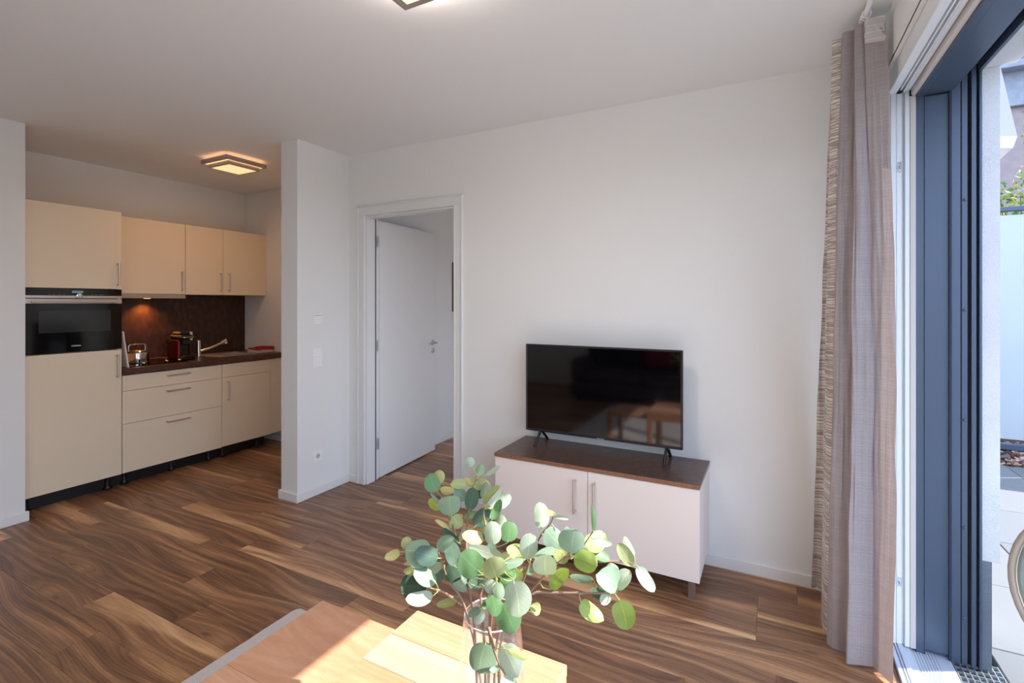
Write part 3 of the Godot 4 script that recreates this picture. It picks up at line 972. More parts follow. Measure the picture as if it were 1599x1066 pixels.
	sp.lathe([Vector2(0.0, 0.0), Vector2(0.026, 0.0), Vector2(0.026, 0.004), Vector2(0.0, 0.004)], 20, Transform3D(Basis.IDENTITY, Vector3(-5.065, 1.4855, -2.44)))
	obj("lamp_lens", sp, M.glow_spot, hd)
	var sl := SpotLight3D.new()
	sl.name = "hood_light"
	sl.light_color = Color(1.0, 0.62, 0.30)
	sl.light_energy = 0.32
	sl.spot_angle = 62.0
	sl.spot_angle_attenuation = 0.8
	sl.light_size = 0.02
	sl.spot_range = 6.0
	sl.spot_attenuation = 2.0
	sl.shadow_enabled = true
	hd.add_child(sl)
	sl.position = Vector3(-5.065, 1.482, -2.44)
	sl.rotation.x = -PI / 2
	# drawers
	var b := thing("drawer_cabinet", "cream base cabinet with three drawers below the hob", "cabinet")
	carcass(b, -5.148, X - 0.0195, 0.110, 0.876, -2.780, -1.990)
	for q in [[0.7555, 0.875, 0.8375], [0.4970, 0.7525, 0.709], [0.1125, 0.4940, 0.4505]]:
		d = front("drawer", b, X, q[0], q[1], -2.780 + g, -1.990 - g)
		bar_handle(Vector3(X, q[2], -2.487), Vector3(X, q[2], -2.304), Vector3.RIGHT, M.steel, d)
	bxo("plinth", Vector3(-4.605, 0.001, -2.779), Vector3(-4.595, 0.109, -1.991), 0.0, M.black, b)  # added black panel, stands for the shade beneath the drawers
	feet(b, [-4.60, -5.05], [-2.05, -2.40, -2.72], 0.110)
	var s := thing("sink_cabinet", "cream base cabinet with a single door below the sink", "cabinet")
	# open top, so that the bowl hangs into it
	var bm := MB.new()
	bm.box(Vector3(-5.148, 0.118, -3.280), Vector3(X - 0.0195, 0.876, -3.264))
	bm.box(Vector3(-5.148, 0.118, -2.7965), Vector3(X - 0.0195, 0.876, -2.7805))
	bm.box(Vector3(-5.148, 0.118, -3.264), Vector3(X - 0.0195, 0.134, -2.7965))
	obj("body", bm, M.cream, s)
	front("panel", s, X, 0.7555, 0.877, -3.2795 + g, -2.7805 - g)
	d = front("door", s, X, 0.1175, 0.7525, -3.280 + g, -2.7805 - g)
	bar_handle(Vector3(X, 0.540, -2.834), Vector3(X, 0.716, -2.834), Vector3.RIGHT, M.steel, d)
	bxo("filler_panel", Vector3(X - 0.03, 0.118, -3.438), Vector3(X - 0.014, 0.877, -3.2815), 0.001, M.cream, s)
	bxo("plinth", Vector3(-4.605, 0.001, -3.28), Vector3(-4.595, 0.117, -2.781), 0.0, M.black, s)  # added black sheet in place of shade under the sink unit
	feet(s, [-4.60, -5.05], [-2.85, -3.20], 0.118)
	# worktop, cut out round the sink
	var w := MB.new()
	var wx := -4.472
	w.box(Vector3(-5.148, 0.886, -2.985), Vector3(wx, 0.932, -1.9895), 0.002)
	w.box(Vector3(-5.148, 0.886, -3.438), Vector3(wx, 0.932, -3.205), 0.002)
	w.box(Vector3(-5.148, 0.886, -3.205), Vector3(-4.96, 0.932, -2.985))
	w.box(Vector3(-4.64, 0.886, -3.205), Vector3(wx, 0.932, -2.985), 0.002)
	w.box(Vector3(-5.1, 0.8775, -3.43), Vector3(-4.52, 0.886, -3.29))
	tag(obj("worktop", w, M.worktop), "dark brown stone-look kitchen worktop with the sink let in", "worktop")
	tag(bxo("splashback", Vector3(-5.1495, 0.9325, -3.436), Vector3(-5.138, 1.523, -1.99), 0.0, M.splash), "dark brown splashback panel between worktop and wall cabinets", "splashback")

func build_worktop_things() -> void:
	var Y := 0.9325
	# hob
	var h := thing("hob", "black glass hob let into the brown worktop", "hob", Vector3(-4.76, Y, -2.33))
	bxo("glass", Vector3(-0.23, 0, -0.18), Vector3(0.22, 0.006, 0.28), 0.002, M.black_gloss, h)
	for q in [[0.175, 0.145], [0.175, -0.03], [0.175, -0.13]]:
		var k := MB.new()
		k.lathe([Vector2(0.0, 0.020), Vector2(0.012, 0.020), Vector2(0.015, 0.016), Vector2(0.016, 0.0), Vector2(0.0, 0.0)], 16, Transform3D(Basis.IDENTITY, Vector3(q[0], 0.006, q[1])))
		obj("knob", k, M.chrome, h)
	# pot
	var p := thing("cooking_pot", "polished steel pot with glass lid on the hob", "pot", Vector3(-4.755, Y + 0.0065, -2.215))
	var m := MB.new()
	m.lathe([Vector2(0.0, 0.0), Vector2(0.078, 0.0), Vector2(0.084, 0.005), Vector2(0.085, 0.082), Vector2(0.088, 0.085), Vector2(0.083, 0.086), Vector2(0.081, 0.080), Vector2(0.080, 0.010), Vector2(0.0, 0.008)], 36)
	obj("body", m, M.chrome, p)
	m = MB.new()
	m.lathe([Vector2(0.084, 0.086), Vector2(0.086, 0.089), Vector2(0.070, 0.100), Vector2(0.035, 0.110), Vector2(0.0, 0.113)], 36)
	obj("lid", m, M.chrome, p)
	m = MB.new()
	m.tube([Vector3(0, 0.100, 0.062), Vector3(0, 0.145, 0.062), Vector3(0, 0.157, 0.052), Vector3(0, 0.158, 0.0), Vector3(0, 0.157, -0.052), Vector3(0, 0.145, -0.062), Vector3(0, 0.100, -0.062)], [0.0045], 8)
	obj("handle", m, M.chrome, p)
	# tray leaning on the tall cabinet
	var t := Transform3D(Basis(Vector3.RIGHT, 0.13), Vector3(-4.69, Y + 0.003, -2.034))
	m = MB.new()
	m.box(Vector3(-0.20, 0, -0.006), Vector3(0.20, 0.29, 0.006), 0.004, t)
	tag(obj("cutting_board", m, mat(c8(232, 222, 212), 0.5)), "white board leaning on the side of the tall cabinet", "board")
	# coffee machine
	var c := thing("coffee_machine", "small black coffee capsule machine with dark red sides", "coffee machine", Vector3(-4.77, Y, -2.578))
	bxo("base", Vector3(-0.11, 0.0, -0.055), Vector3(0.13, 0.030, 0.055), 0.008, M.black, c)
	bxo("column", Vector3(-0.105, 0.03, -0.048), Vector3(0.035, 0.20, 0.048), 0.008, M.black, c)
	for z in [-0.056, 0.047]:
		var sd := bxo("side_panel", Vector3(-0.105, 0.012, z), Vector3(0.050, 0.178, z + 0.009), 0.004, mat(c8(66, 9, 12), 0.3), c)
	bxo("edge_strip", Vector3(0.046, 0.014, 0.044), Vector3(0.056, 0.176, 0.057), 0.003, mat(c8(176, 34, 32), 0.35), c)
	m = MB.new()
	m.box(Vector3(-0.10, 0.19, -0.052), Vector3(0.095, 0.225, 0.052), 0.012)
	m.box(Vector3(-0.075, 0.220, -0.046), Vector3(0.070, 0.252, 0.046), 0.014)
	m.box(Vector3(0.045, 0.135, -0.030), Vector3(0.088, 0.195, 0.030), 0.008)
	obj("head", m, M.black, c)
	m = MB.new()
	m.tube([Vector3(-0.03, 0.206, 0.056), Vector3(0.105, 0.204, 0.056), Vector3(0.118, 0.204, 0.03), Vector3(0.118, 0.204, -0.03), Vector3(0.105, 0.204, -0.056), Vector3(-0.03, 0.206, -0.056)], [0.004], 8)
	obj("lever", m, M.chrome, c)
	bxo("drip_tray", Vector3(0.06, 0.028, -0.05), Vector3(0.155, 0.042, 0.05), 0.006, M.black, c)
	m = MB.new()
	m.box(Vector3(-0.155, 0.0, -0.045), Vector3(-0.111, 0.19, 0.045), 0.010)
	obj("water_tank", m, mat(c8(36, 28, 26), 0.15), c)
	m = MB.new()
	m.tube([Vector3(-0.15, 0.02, 0.05), Vector3(-0.185, 0.06, 0.06), Vector3(-0.20, 0.12, 0.05), Vector3(-0.17, 0.16, 0.03), Vector3(-0.15, 0.165, 0.02)], [0.0035], 6)
	obj("power_cord", m, M.black, c)
	# double socket on the splashback
	var s := thing("kitchen_socket", "white double power socket on the brown splashback", "socket", Vector3(-5.1375, 1.115, -2.80))
	bxo("plate", Vector3(0, -0.043, -0.079), Vector3(0.009, 0.043, 0.079), 0.003, M.plate, s)
	for z in [-0.036, 0.036]: socket_insert(s, Transform3D(Basis(Vector3.FORWARD, PI / 2), Vector3(0.009, 0, z)))
	# tap
	var f := thing("kitchen_tap", "chrome single-lever kitchen tap with pull-out spray", "tap", Vector3(-4.87, Y, -2.786))
	m = MB.new()
	m.lathe([Vector2(0.0, 0.0), Vector2(0.027, 0.0), Vector2(0.027, 0.006), Vector2(0.022, 0.010), Vector2(0.021, 0.150), Vector2(0.019, 0.156), Vector2(0.0, 0.156)], 24)
	obj("body", m, M.chrome, f)
	m = MB.new()
	m.tube([Vector3(0.012, 0.052, -0.012), Vector3(0.03, 0.075, -0.09), Vector3(0.05, 0.120, -0.20)], [0.013, 0.013, 0.012], 14)
	obj("spout", m, M.chrome, f)
	m = MB.new()
	m.tube([Vector3(0.048, 0.118, -0.192), Vector3(0.052, 0.142, -0.238)], [0.020, 0.021], 16)
	m.tube([Vector3(0.052, 0.142, -0.228), Vector3(0.054, 0.108, -0.236)], [0.018, 0.016], 16)
	obj("spray_head", m, M.chrome, f)
	m = MB.new()
	m.tube([Vector3(0.0, 0.148, -0.02), Vector3(0.002, 0.150, -0.05), Vector3(0.004, 0.150, -0.082)], [0.009, 0.008, 0.007], 10)
	obj("lever", m, M.black, f)
	# sink
	var k := thing("sink", "stainless steel sink with draining board let into the worktop", "sink", Vector3(-4.80, Y, -3.03))
	m = MB.new()
	var t0 := 0.0045
	m.box(Vector3(-0.20, 0, -0.215), Vector3(-0.165, t0, 0.215), 0.002)
	m.box(Vector3(0.165, 0, -0.215), Vector3(0.20, t0, 0.215), 0.002)
	m.box(Vector3(-0.165, 0, 0.195), Vector3(0.165, t0, 0.215), 0.002)
	m.box(Vector3(-0.165, 0, -0.215), Vector3(0.165, t0, -0.176), 0.002)
	m.box(Vector3(-0.165, 0, 0.040), Vector3(0.165, t0, 0.055), 0.002)
	obj("rim", m, M.steel, k)
	m = MB.new()
	m.box(Vector3(-0.165, 0, 0.055), Vector3(0.165, 0.002, 0.195))
	for i in 7: m.box(Vector3(-0.14 + i * 0.044, 0.001, 0.065), Vector3(-0.128 + i * 0.044, 0.0042, 0.185), 0.001)
	obj("draining_board", m, M.steel, k)
	m = MB.new()
	m.box(Vector3(-0.157, -0.15, -0.172), Vector3(0.157, -0.148, 0.042))
	m.box(Vector3(-0.157, -0.15, -0.172), Vector3(-0.155, 0.002, 0.042))
	m.box(Vector3(0.155, -0.15, -0.172), Vector3(0.157, 0.002, 0.042))
	m.box(Vector3(-0.157, -0.15, -0.172), Vector3(0.157, 0.002, -0.170))
	m.box(Vector3(-0.157, -0.15, 0.040), Vector3(0.157, 0.002, 0.042))
	obj("bowl", m, M.steel, k)
	# folded towel
	var w := thing("tea_towel", "folded red and white tea towel at the end of the worktop", "towel", Vector3(-4.72, Y, -3.335))
	for q in [[0.0, 0.016, 0.0, c8(228, 216, 210)], [0.0155, 0.030, 0.06, c8(206, 196, 190)], [0.0295, 0.046, -0.08, c8(176, 30, 32)]]:
		m = MB.new()
		m.box(Vector3(-0.10, q[0], -0.085), Vector3(0.105, q[1], 0.085), 0.006, Transform3D(Basis(Vector3.UP, q[2]), Vector3.ZERO))
		obj("fold", m, mat(q[3], 0.95), w)
	m = MB.new()
	m.box(Vector3(-0.06, 0.045, -0.09), Vector3(0.10, 0.057, 0.02), 0.005, Transform3D(Basis(Vector3.UP, 0.25), Vector3.ZERO))
	obj("fold", m, mat(c8(160, 26, 28), 0.95), w)

# ------------------------------------------------------------------ lamps
func ceiling_lamp(label: String, at: Vector3, outer: float, glow: Material, energy: float, color: Color, up_energy: float) -> void:
	var l := thing("ceiling_lamp", label, "lamp", at)
	var a := outer * 0.5
	bxo("mounting_plate", Vector3(-a * 0.82, -0.016, -a * 0.82), Vector3(a * 0.82, 0.0, a * 0.82), 0.001, M.plate, l)
	bxo("upper_glow", Vector3(-a * 0.90, -0.021, -a * 0.90), Vector3(a * 0.90, -0.0165, a * 0.90), 0.0, glow, l)
	var f := MB.new()
	var w := 0.016
	for s in [-1.0, 1.0]:
		f.box(Vector3(minf(s * a, s * (a - w)), -0.055, -a), Vector3(maxf(s * a, s * (a - w)), -0.022, a), 0.001)
		f.box(Vector3(-a + w, -0.055, minf(s * a, s * (a - w))), Vector3(a - w, -0.022, maxf(s * a, s * (a - w))), 0.001)
	f.box(Vector3(-a + w, -0.030, -a + w), Vector3(a - w, -0.022, a - w))
	obj("outer_frame", f, M.nickel, l)
	bxo("middle_glow", Vector3(-a + w + 0.002, -0.052, -a + w + 0.002), Vector3(a - w - 0.002, -0.031, a - w - 0.002), 0.0, glow, l)
	var b := a * 0.78
	f = MB.new()
	for s in [-1.0, 1.0]:
		f.box(Vector3(minf(s * b, s * (b - w)), -0.082, -b), Vector3(maxf(s * b, s * (b - w)), -0.0525, b), 0.001)
		f.box(Vector3(-b + w, -0.082, minf(s * b, s * (b - w))), Vector3(b - w, -0.0525, maxf(s * b, s * (b - w))), 0.001)
	obj("inner_frame", f, M.nickel, l)
	bxo("diffuser", Vector3(-b + w, -0.0815, -b + w), Vector3(b - w, -0.053, b - w), 0.0, glow, l)
	var al := AreaLight3D.new()
	al.name = "lamp_light"
	al.area_size = Vector2(2 * (b - w), 2 * (b - w))
	al.area_normalize_energy = true
	al.light_color = color
	al.light_energy = energy
	al.area_range = 12.0
	al.shadow_enabled = true
	l.add_child(al)
	al.position = Vector3(0, -0.084, 0)
	al.rotation.x = -PI / 2
	# the light that the lamp throws sideways along the ceiling
	for k in 4:
		var sd := AreaLight3D.new()
		sd.name = "rim_light"
		sd.area_size = Vector2(outer * 0.9, 0.008)
		sd.area_normalize_energy = true
		sd.light_color = color
		sd.light_energy = up_energy * 0.25
		sd.area_range = 12.0
		sd.shadow_enabled = true
		l.add_child(sd, true)
		var dir := Vector3(0, 0, 1).rotated(Vector3.UP, k * PI / 2)
		sd.position = dir * (a * 0.92) + Vector3(0, -0.0185, 0)
		sd.rotation.y = k * PI / 2 + PI

func build_ceiling_lamps() -> void:
	ceiling_lamp("square two-tier ceiling lamp glowing warm over the kitchen", Vector3(-3.955, H, -2.552), 0.345, M.glow_warm, 0.34, Color(1.0, 0.74, 0.50), 0.015)
	ceiling_lamp("square two-tier ceiling lamp over the wooden coffee tables", Vector3(-1.048, H, -1.289), 0.42, M.glow_day, 0.85, Color(1.0, 0.95, 0.90), 0.5)

# ------------------------------------------------------------------ television
func build_tv() -> void:
	var X0 := -1.436
	var X1 := -0.303
	var ZF := -2.51
	var c := thing("tv_cabinet", "low cream two-door cabinet with brown top under the television", "cabinet")
	bxo("top", Vector3(X0, 0.553, TVZ + 0.002), Vector3(X1, 0.573, ZF + 0.004), 0.0012, M.tvtop, c)
	bxo("top_edge", Vector3(X0, 0.5535, ZF + 0.0042), Vector3(X1, 0.5725, ZF + 0.006), 0.0, M.tvedge, c)
	var mb := MB.new()
	mb.box(Vector3(X0 + 0.004, 0.103, TVZ + 0.004), Vector3(X0 + 0.022, 0.5525, ZF - 0.020))
	mb.box(Vector3(X1 - 0.022, 0.103, TVZ + 0.004), Vector3(X1 - 0.004, 0.5525, ZF - 0.020))
	mb.box(Vector3(X0 + 0.022, 0.103, TVZ + 0.004), Vector3(X1 - 0.022, 0.121, ZF - 0.020))
	mb.box(Vector3(X0 + 0.022, 0.121, TVZ + 0.004), Vector3(X1 - 0.022, 0.5525, TVZ + 0.012))
	obj("body", mb, M.cream_tv, c)
	var mid := -0.868
	var d := bxo("door", Vector3(X0 + 0.003, 0.100, ZF - 0.0195), Vector3(mid - 0.0015, 0.5495, ZF), 0.0012, M.cream_tv, c)
	bar_handle(Vector3(-0.934, 0.322, ZF), Vector3(-0.934, 0.498, ZF), Vector3.BACK, M.steel, d)
	d = bxo("door", Vector3(mid + 0.0015, 0.100, ZF - 0.0195), Vector3(X1 - 0.003, 0.5495, ZF), 0.0012, M.cream_tv, c)
	bar_handle(Vector3(-0.826, 0.322, ZF), Vector3(-0.826, 0.498, ZF), Vector3.BACK, M.steel, d)
	for x in [X0 + 0.03, X1 - 0.06]:
		for z in [ZF - 0.062, TVZ + 0.04]:
			bxo("leg", Vector3(x, 0.0, z), Vector3(x + 0.032, 0.103, z + 0.032), 0.002, M.leg, c)
	# television
	var t := thing("television", "flat black television on splayed feet, switched off", "television")
	var x0 := -1.366
	var x1 := -0.424
	var y0 := 0.652
	var y1 := 1.191
	var z := -2.78
	bxo("housing", Vector3(x0 + 0.004, y0 + 0.004, z - 0.040), Vector3(x1 - 0.004, y1 - 0.004, z - 0.006), 0.006, M.black, t)
	mb = MB.new()
	var b := 0.011
	mb.box(Vector3(x0, y0, z - 0.02), Vector3(x0 + b, y1, z), 0.002)
	mb.box(Vector3(x1 - b, y0, z - 0.02), Vector3(x1, y1, z), 0.002)
	mb.box(Vector3(x0 + b, y1 - b, z - 0.02), Vector3(x1 - b, y1, z), 0.002)
	mb.box(Vector3(x0 + b, y0, z - 0.02), Vector3(x1 - b, y0 + 0.016, z), 0.002)
	obj("bezel", mb, M.bezel, t)
	bxo("screen", Vector3(x0 + b, y0 + 0.016, z - 0.008), Vector3(x1 - b, y1 - b, z - 0.003), 0.0, M.screen, t)
	bxo("badge", Vector3(-0.905, y0 + 0.002, z), Vector3(-0.860, y0 + 0.008, z + 0.001), 0.0, mat(c8(170, 170, 172), 0.4, 0.5), t)
	for x in [-1.272, -0.511]:
		mb = MB.new()
		for e in [[-2.716, 0.0], [-2.902, 0.0]]:
			mb.tube([Vector3(x, y0 + 0.006, -2.806), Vector3(x, 0.582, e[0]), Vector3(x, 0.5735, e[0])], [0.0085], 10)
		obj("foot", mb, M.black, t)

func socket_insert(parent: Node, t: Transform3D) -> void:
	var m := MB.new()
	m.lathe([Vector2(0.021, 0.0), Vector2(0.021, 0.0025), Vector2(0.019, 0.0028), Vector2(0.0185, -0.001)], 24, t)
	obj("socket_ring", m, M.plate, parent)
	m = MB.new()
	m.lathe([Vector2(0.0, 0.0006), Vector2(0.0185, 0.0006)], 24, t)
	obj("socket_well", m, mat(c8(196, 196, 196), 0.5), parent)
	m = MB.new()
	for s in [-0.0095, 0.0095]:
		m.lathe([Vector2(0.0, 0.0014), Vector2(0.0026, 0.0014), Vector2(0.0026, 0.0)], 10, t * Transform3D(Basis.IDENTITY, Vector3(0, 0, s)))
	obj("contact_holes", m, M.rubber, parent)

func build_wall_fittings() -> void:
	var zc := -2.612
	var s := thing("light_switch", "single white light switch, topmost on the partition", "switch", Vector3(PX, 1.323, zc))
	bxo("plate", Vector3(0.0003, -0.040, -0.040), Vector3(0.008, 0.040, 0.040), 0.003, M.plate, s)
	bxo("rocker", Vector3(0.008, -0.032, -0.032), Vector3(0.012, 0.024, 0.032), 0.003, M.plate, s)
	bxo("slot", Vector3(0.008, 0.027, -0.032), Vector3(0.0085, 0.030, 0.032), 0.0, mat(c8(150, 150, 150), 0.6), s)
	s = thing("double_switch", "double white light switch on the partition above the socket", "switch", Vector3(PX, 1.032, zc))
	bxo("plate", Vector3(0.0003, -0.073, -0.040), Vector3(0.008, 0.073, 0.040), 0.003, M.plate, s)
	for y in [0.035, -0.035]:
		bxo("rocker", Vector3(0.008, y - 0.029, -0.029), Vector3(0.0125, y + 0.029, 0.029), 0.003, M.plate, s)
	s = thing("wall_socket", "white power socket low on the partition near the baseboard", "socket", Vector3(PX, 0.292, zc))
	bxo("plate", Vector3(0.0003, -0.040, -0.040), Vector3(0.008, 0.040, 0.040), 0.003, M.plate, s)
	socket_insert(s, Transform3D(Basis(Vector3.FORWARD, PI / 2), Vector3(0.008, 0, 0)))

# ------------------------------------------------------------------ rug and tables
func build_rug_tables() -> void:
	var x0 := -1.98
	var x1 := 0.22
	var z0 := -1.592
	var z1 := 1.15  # unseen end, drawn out this far to bounce more sunlight
	var r := 0.03
	var pts := []
	for q in [[x1 - r, z0 + r, -PI / 2], [x1 - r, z1 - r, 0.0], [x0 + r, z1 - r, PI / 2], [x0 + r, z0 + r, PI]]:
		for k in 5:
			var a: float = q[2] + k * PI / 8
			pts.append(Vector3(q[0] + cos(a) * r, 0, q[1] + sin(a) * r))
	# subdivide the edge so that it runs a little unevenly
	var line := []
	var wob := noise(12, 9.0, 2)
	for i in pts.size():
		var a: Vector3 = pts[i]; var b: Vector3 = pts[(i + 1) % pts.size()]
		var cnt := maxi(1, int(a.distance_to(b) / 0.01))
		for k in cnt:
			var p := a.lerp(b, float(k) / cnt)
			line.append(p + Vector3(wob.get_noise_2d(p.x * 3.0, p.z * 3.0), 0, wob.get_noise_2d(p.x * 3.0 + 20.0, p.z * 3.0)) * 0.003)
	var mb := MB.new()
	var ctr := Vector3((x0 + x1) / 2, 0, (z0 + z1) / 2)
	for i in line.size():
		var a: Vector3 = line[i]; var b: Vector3 = line[(i + 1) % line.size()]
		var ia := a.move_toward(ctr, 0.006); var ib := b.move_toward(ctr, 0.006)
		var o := (a - ctr).normalized()
		var up := Vector3.UP
		mb.quad(a, b, b + up * 0.009, a + up * 0.009, o)
		mb.quad(a + up * 0.009, b + up * 0.009, ib + up * 0.013, ia + up * 0.013, (o + up).normalized())
		mb.tri3(ctr + up * 0.013, ia + up * 0.013, ib + up * 0.013, up, up, up)
	tag(obj("rug", mb, M.rug), "pale grey short-pile rug under the coffee tables", "rug")
	coffee_table("small low wooden coffee table tucked under the taller one", Vector3(-1.335, 0.0135, -0.765), 0.405, 0.404, 0.45, [[0.074, 3], [0.33, 0]])
	coffee_table("taller wooden coffee table carrying the glass vase", Vector3(-0.968, 0.0135, -0.722), 0.493, 0.490, 0.50, [[0.137, 3], [0.12, 2], [0.113, 1], [0.12, 0]])

func coffee_table(label: String, at: Vector3, w: float, d: float, top: float, boards: Array) -> void:
	# at is the corner with the smallest x and the largest z
	var t := thing("coffee_table", label, "table", at)
	var h := top - at.y
	var th := 0.030
	var z := 0.0
	var i := 0
	for q in boards:
		var mb := MB.new()
		mb.topbox(Vector3(0.0, h - th, z - q[0] + 0.0002), Vector3(w, h, z - 0.0002), 0.0012, Vector2(0.02 + 0.03 * i, 0.02), Vector2(0.92 + 0.02 * i, 0.98))
		obj("board", mb, M["cherry%d" % q[1]], t)
		z -= q[0]
		i += 1
	var lw := 0.042
	for x in [0.0005, w - lw - 0.0005]:
		for zz in [-d + 0.0005, -lw - 0.0005]:
			bxo("leg", Vector3(x, 0, zz), Vector3(x + lw, h - th - 0.0002, zz + lw), 0.003, M.cherry_leg, t)
	if top > 0.46:
		bxo("apron", Vector3(lw, h - th - 0.045, -d + 0.002), Vector3(w - lw, h - th - 0.0002, -d + 0.024), 0.002, M.cherry_leg, t)
		bxo("apron", Vector3(w - 0.026, h - th - 0.045, -d + lw), Vector3(w - 0.004, h - th - 0.0002, -lw), 0.002, M.cherry_leg, t)

# ------------------------------------------------------------------ curtain
func spline(pts: Array, n: int) -> Array:
	var c := Curve3D.new()
	for i in pts.size():
		var p: Vector3 = pts[i]
		var a: Vector3 = pts[maxi(i - 1, 0)]
		var b: Vector3 = pts[mini(i + 1, pts.size() - 1)]
		var tg := (b - a) * 0.16
		c.add_point(p, -tg, tg)
	c.bake_interval = 0.004
	var out := []
	var l := c.get_baked_length()
	for i in n + 1: out.append(c.sample_baked(l * i / n))
	return out

func cloth(top: Array, bot: Array, y1: float, hem: Array, m: Material, called: String, parent: Node, n := 60, rows := 40, v0 := 0.0, v1 := 1.0, sag := 0.0) -> void:
	var a := spline(top, n)
	var b := spline(bot, n)
	var P := []
	var wob := noise(66, 1.4, 2)
	for r in rows + 1:
		var k := lerpf(v0, v1, float(r) / rows)
		var row := []
		for i in n + 1:
			var s := float(i) / n
			var hy: float = lerpf(hem[0], hem[1], s)
			var e := pow(k, 0.82)
			var p: Vector3 = (a[i] as Vector3).lerp(b[i], e)
			p.y = lerpf(y1, hy, k)
			var w := sin(k * PI) * 0.006
			p.x += sag * s * s * sin(pow(k, 0.9) * PI)
			p.x += wob.get_noise_2d(s * 14.0, k * 3.0) * w * 1.4
			p.z += wob.get_noise_2d(s * 14.0 + 40.0, k * 3.0) * w * 1.4
			row.append(p)
		P.append(row)
	var N := []
	for r in rows + 1:
		var row := []
		for i in n + 1:
			var dx: Vector3 = P[r][mini(i + 1, n)] - P[r][maxi(i - 1, 0)]
			var dy: Vector3 = P[mini(r + 1, rows)][i] - P[maxi(r - 1, 0)][i]
			row.append(dx.cross(dy).normalized())
		N.append(row)
	var len := 0.0
	var us := [0.0]
	for i in n:
		len += (b[i] as Vector3).distance_to(b[i + 1])
		us.append(len)
	var mb := MB.new()
	for r in rows:
		for i in n:
			var q := [[r, i], [r, i + 1], [r + 1, i + 1], [r + 1, i]]
			var uv := []
			for e in q: uv.append(Vector2(us[e[1]] * 1.6, lerpf(v0, v1, float(e[0]) / rows) * 4.0))
			mb.tri3(P[q[0][0]][q[0][1]], P[q[1][0]][q[1][1]], P[q[2][0]][q[2][1]], N[q[0][0]][q[0][1]], N[q[1][0]][q[1][1]], N[q[2][0]][q[2][1]], uv[0], uv[1], uv[2])
			mb.tri3(P[q[0][0]][q[0][1]], P[q[2][0]][q[2][1]], P[q[3][0]][q[3][1]], N[q[0][0]][q[0][1]], N[q[2][0]][q[2][1]], N[q[3][0]][q[3][1]], uv[0], uv[2], uv[3])
	obj(called, mb, m, parent)

func build_curtain() -> void:
	var c := thing("curtain", "gathered beige-brown linen curtain with a striped satin edge beside the terrace door", "curtain")
	var y1 := 2.568
	# (x, z) of the folds at the rod and at the hem, from the far edge to the near edge
	var T := [Vector2(0.236, -2.520), Vector2(0.285, -2.530)]
	var B := [Vector2(0.178, -2.905), Vector2(0.232, -2.912)]
	# far satin panel, turned to the room
	cloth([v2(0.240, -2.545), v2(0.262, -2.540), v2(0.290, -2.530)], [v2(0.178, -2.905), v2(0.205, -2.915), v2(0.245, -2.890)], y1, [0.012, 0.012], M.stripe, "striped_panel", c, 10)
	# striped edge fold
	cloth([v2(0.292, -2.530), v2(0.240, -2.515), v2(0.231, -2.503), v2(0.262, -2.497)], [v2(0.248, -2.86), v2(0.205, -2.70), v2(0.201, -2.548), v2(0.222, -2.515)], y1, [0.012, 0.014], M.stripe, "striped_fold", c, 26)
	# linen folds
	var top := [v2(0.262, -2.497), v2(0.300, -2.490), v2(0.268, -2.462), v2(0.259, -2.452), v2(0.276, -2.442), v2(0.322, -2.446), v2(0.300, -2.418), v2(0.296, -2.404), v2(0.318, -2.398), v2(0.352, -2.415), v2(0.326, -2.398), v2(0.329, -2.390), v2(0.392, -2.385)]
	var bot := [v2(0.222, -2.515), v2(0.240, -2.560), v2(0.210, -2.475), v2(0.207, -2.455), v2(0.232, -2.432), v2(0.272, -2.425), v2(0.262, -2.372), v2(0.268, -2.358), v2(0.312, -2.375), v2(0.366, -2.395), v2(0.362, -2.430), v2(0.352, -2.395), v2(0.404, -2.310)]
	cloth(top, bot, y1, [0.014, 0.010], M.linen, "linen_panel", c, 110, 44, 0.0, 1.0, 0.022)
	# heading tape on the reverse of the last fold
	cloth([v2(0.3275, -2.386), v2(0.36, -2.3835), v2(0.3925, -2.381)], [v2(0.3275, -2.386), v2(0.36, -2.3835), v2(0.3925, -2.381)], y1 + 0.004, [2.478, 2.472], M.tape, "heading_tape", c, 8, 6)
	for k in 4:
		var mb := MB.new()
		mb.tube([Vector3(0.331, y1 + 0.002 - 0.027 * k, -2.3845), Vector3(0.36, y1 + 0.002 - 0.027 * k, -2.381), Vector3(0.391, y1 - 0.027 * k, -2.379)], [0.0012], 5)
		obj("tape_cord", mb, M.plate, c)
	# rod with rings
	var r := thing("curtain_rod", "white curtain rod under the ceiling along the window wall", "curtain rod", Vector3(0.331, 2.592, 0))
	var mb := MB.new()
	mb.tube([Vector3(0, 0, -2.56), Vector3(0, 0, 0.6)], [0.009], 14)
	obj("rod", mb, M.plate, r)
	for z in [-2.50, -1.1, 0.3]:
		bxo("bracket", Vector3(-0.008, 0.006, z - 0.008), Vector3(0.008, 2.636 - 2.592, z + 0.008), 0.001, M.plate, r)
	for z in [-2.372, -2.392, -2.42, -2.445, -2.47, -2.495]:
		var o := thing("curtain_ring", "small white ring on the rod holding the linen curtain", "curtain ring", Vector3(0.331, 2.588, z), "rings of the linen curtain")
		var ring := []
		for k in 17:
			var a := TAU * k / 16.0
			ring.append(Vector3(cos(a) * 0.0155, sin(a) * 0.0155, 0.004 * sin(a)))
		mb = MB.new()
		mb.tube(ring, [0.0018], 6)
		obj("ring", mb, M.plate, o)
		mb = MB.new()
		mb.tube([Vector3(0, -0.0155, -0.003), Vector3(0.006, -0.024, -0.005), Vector3(0.0, -0.034, -0.008)], [0.0015], 6)
		obj("hook", mb, M.plate, o)

func v2(x: float, z: float) -> Vector3:
	return Vector3(x, 0, z)

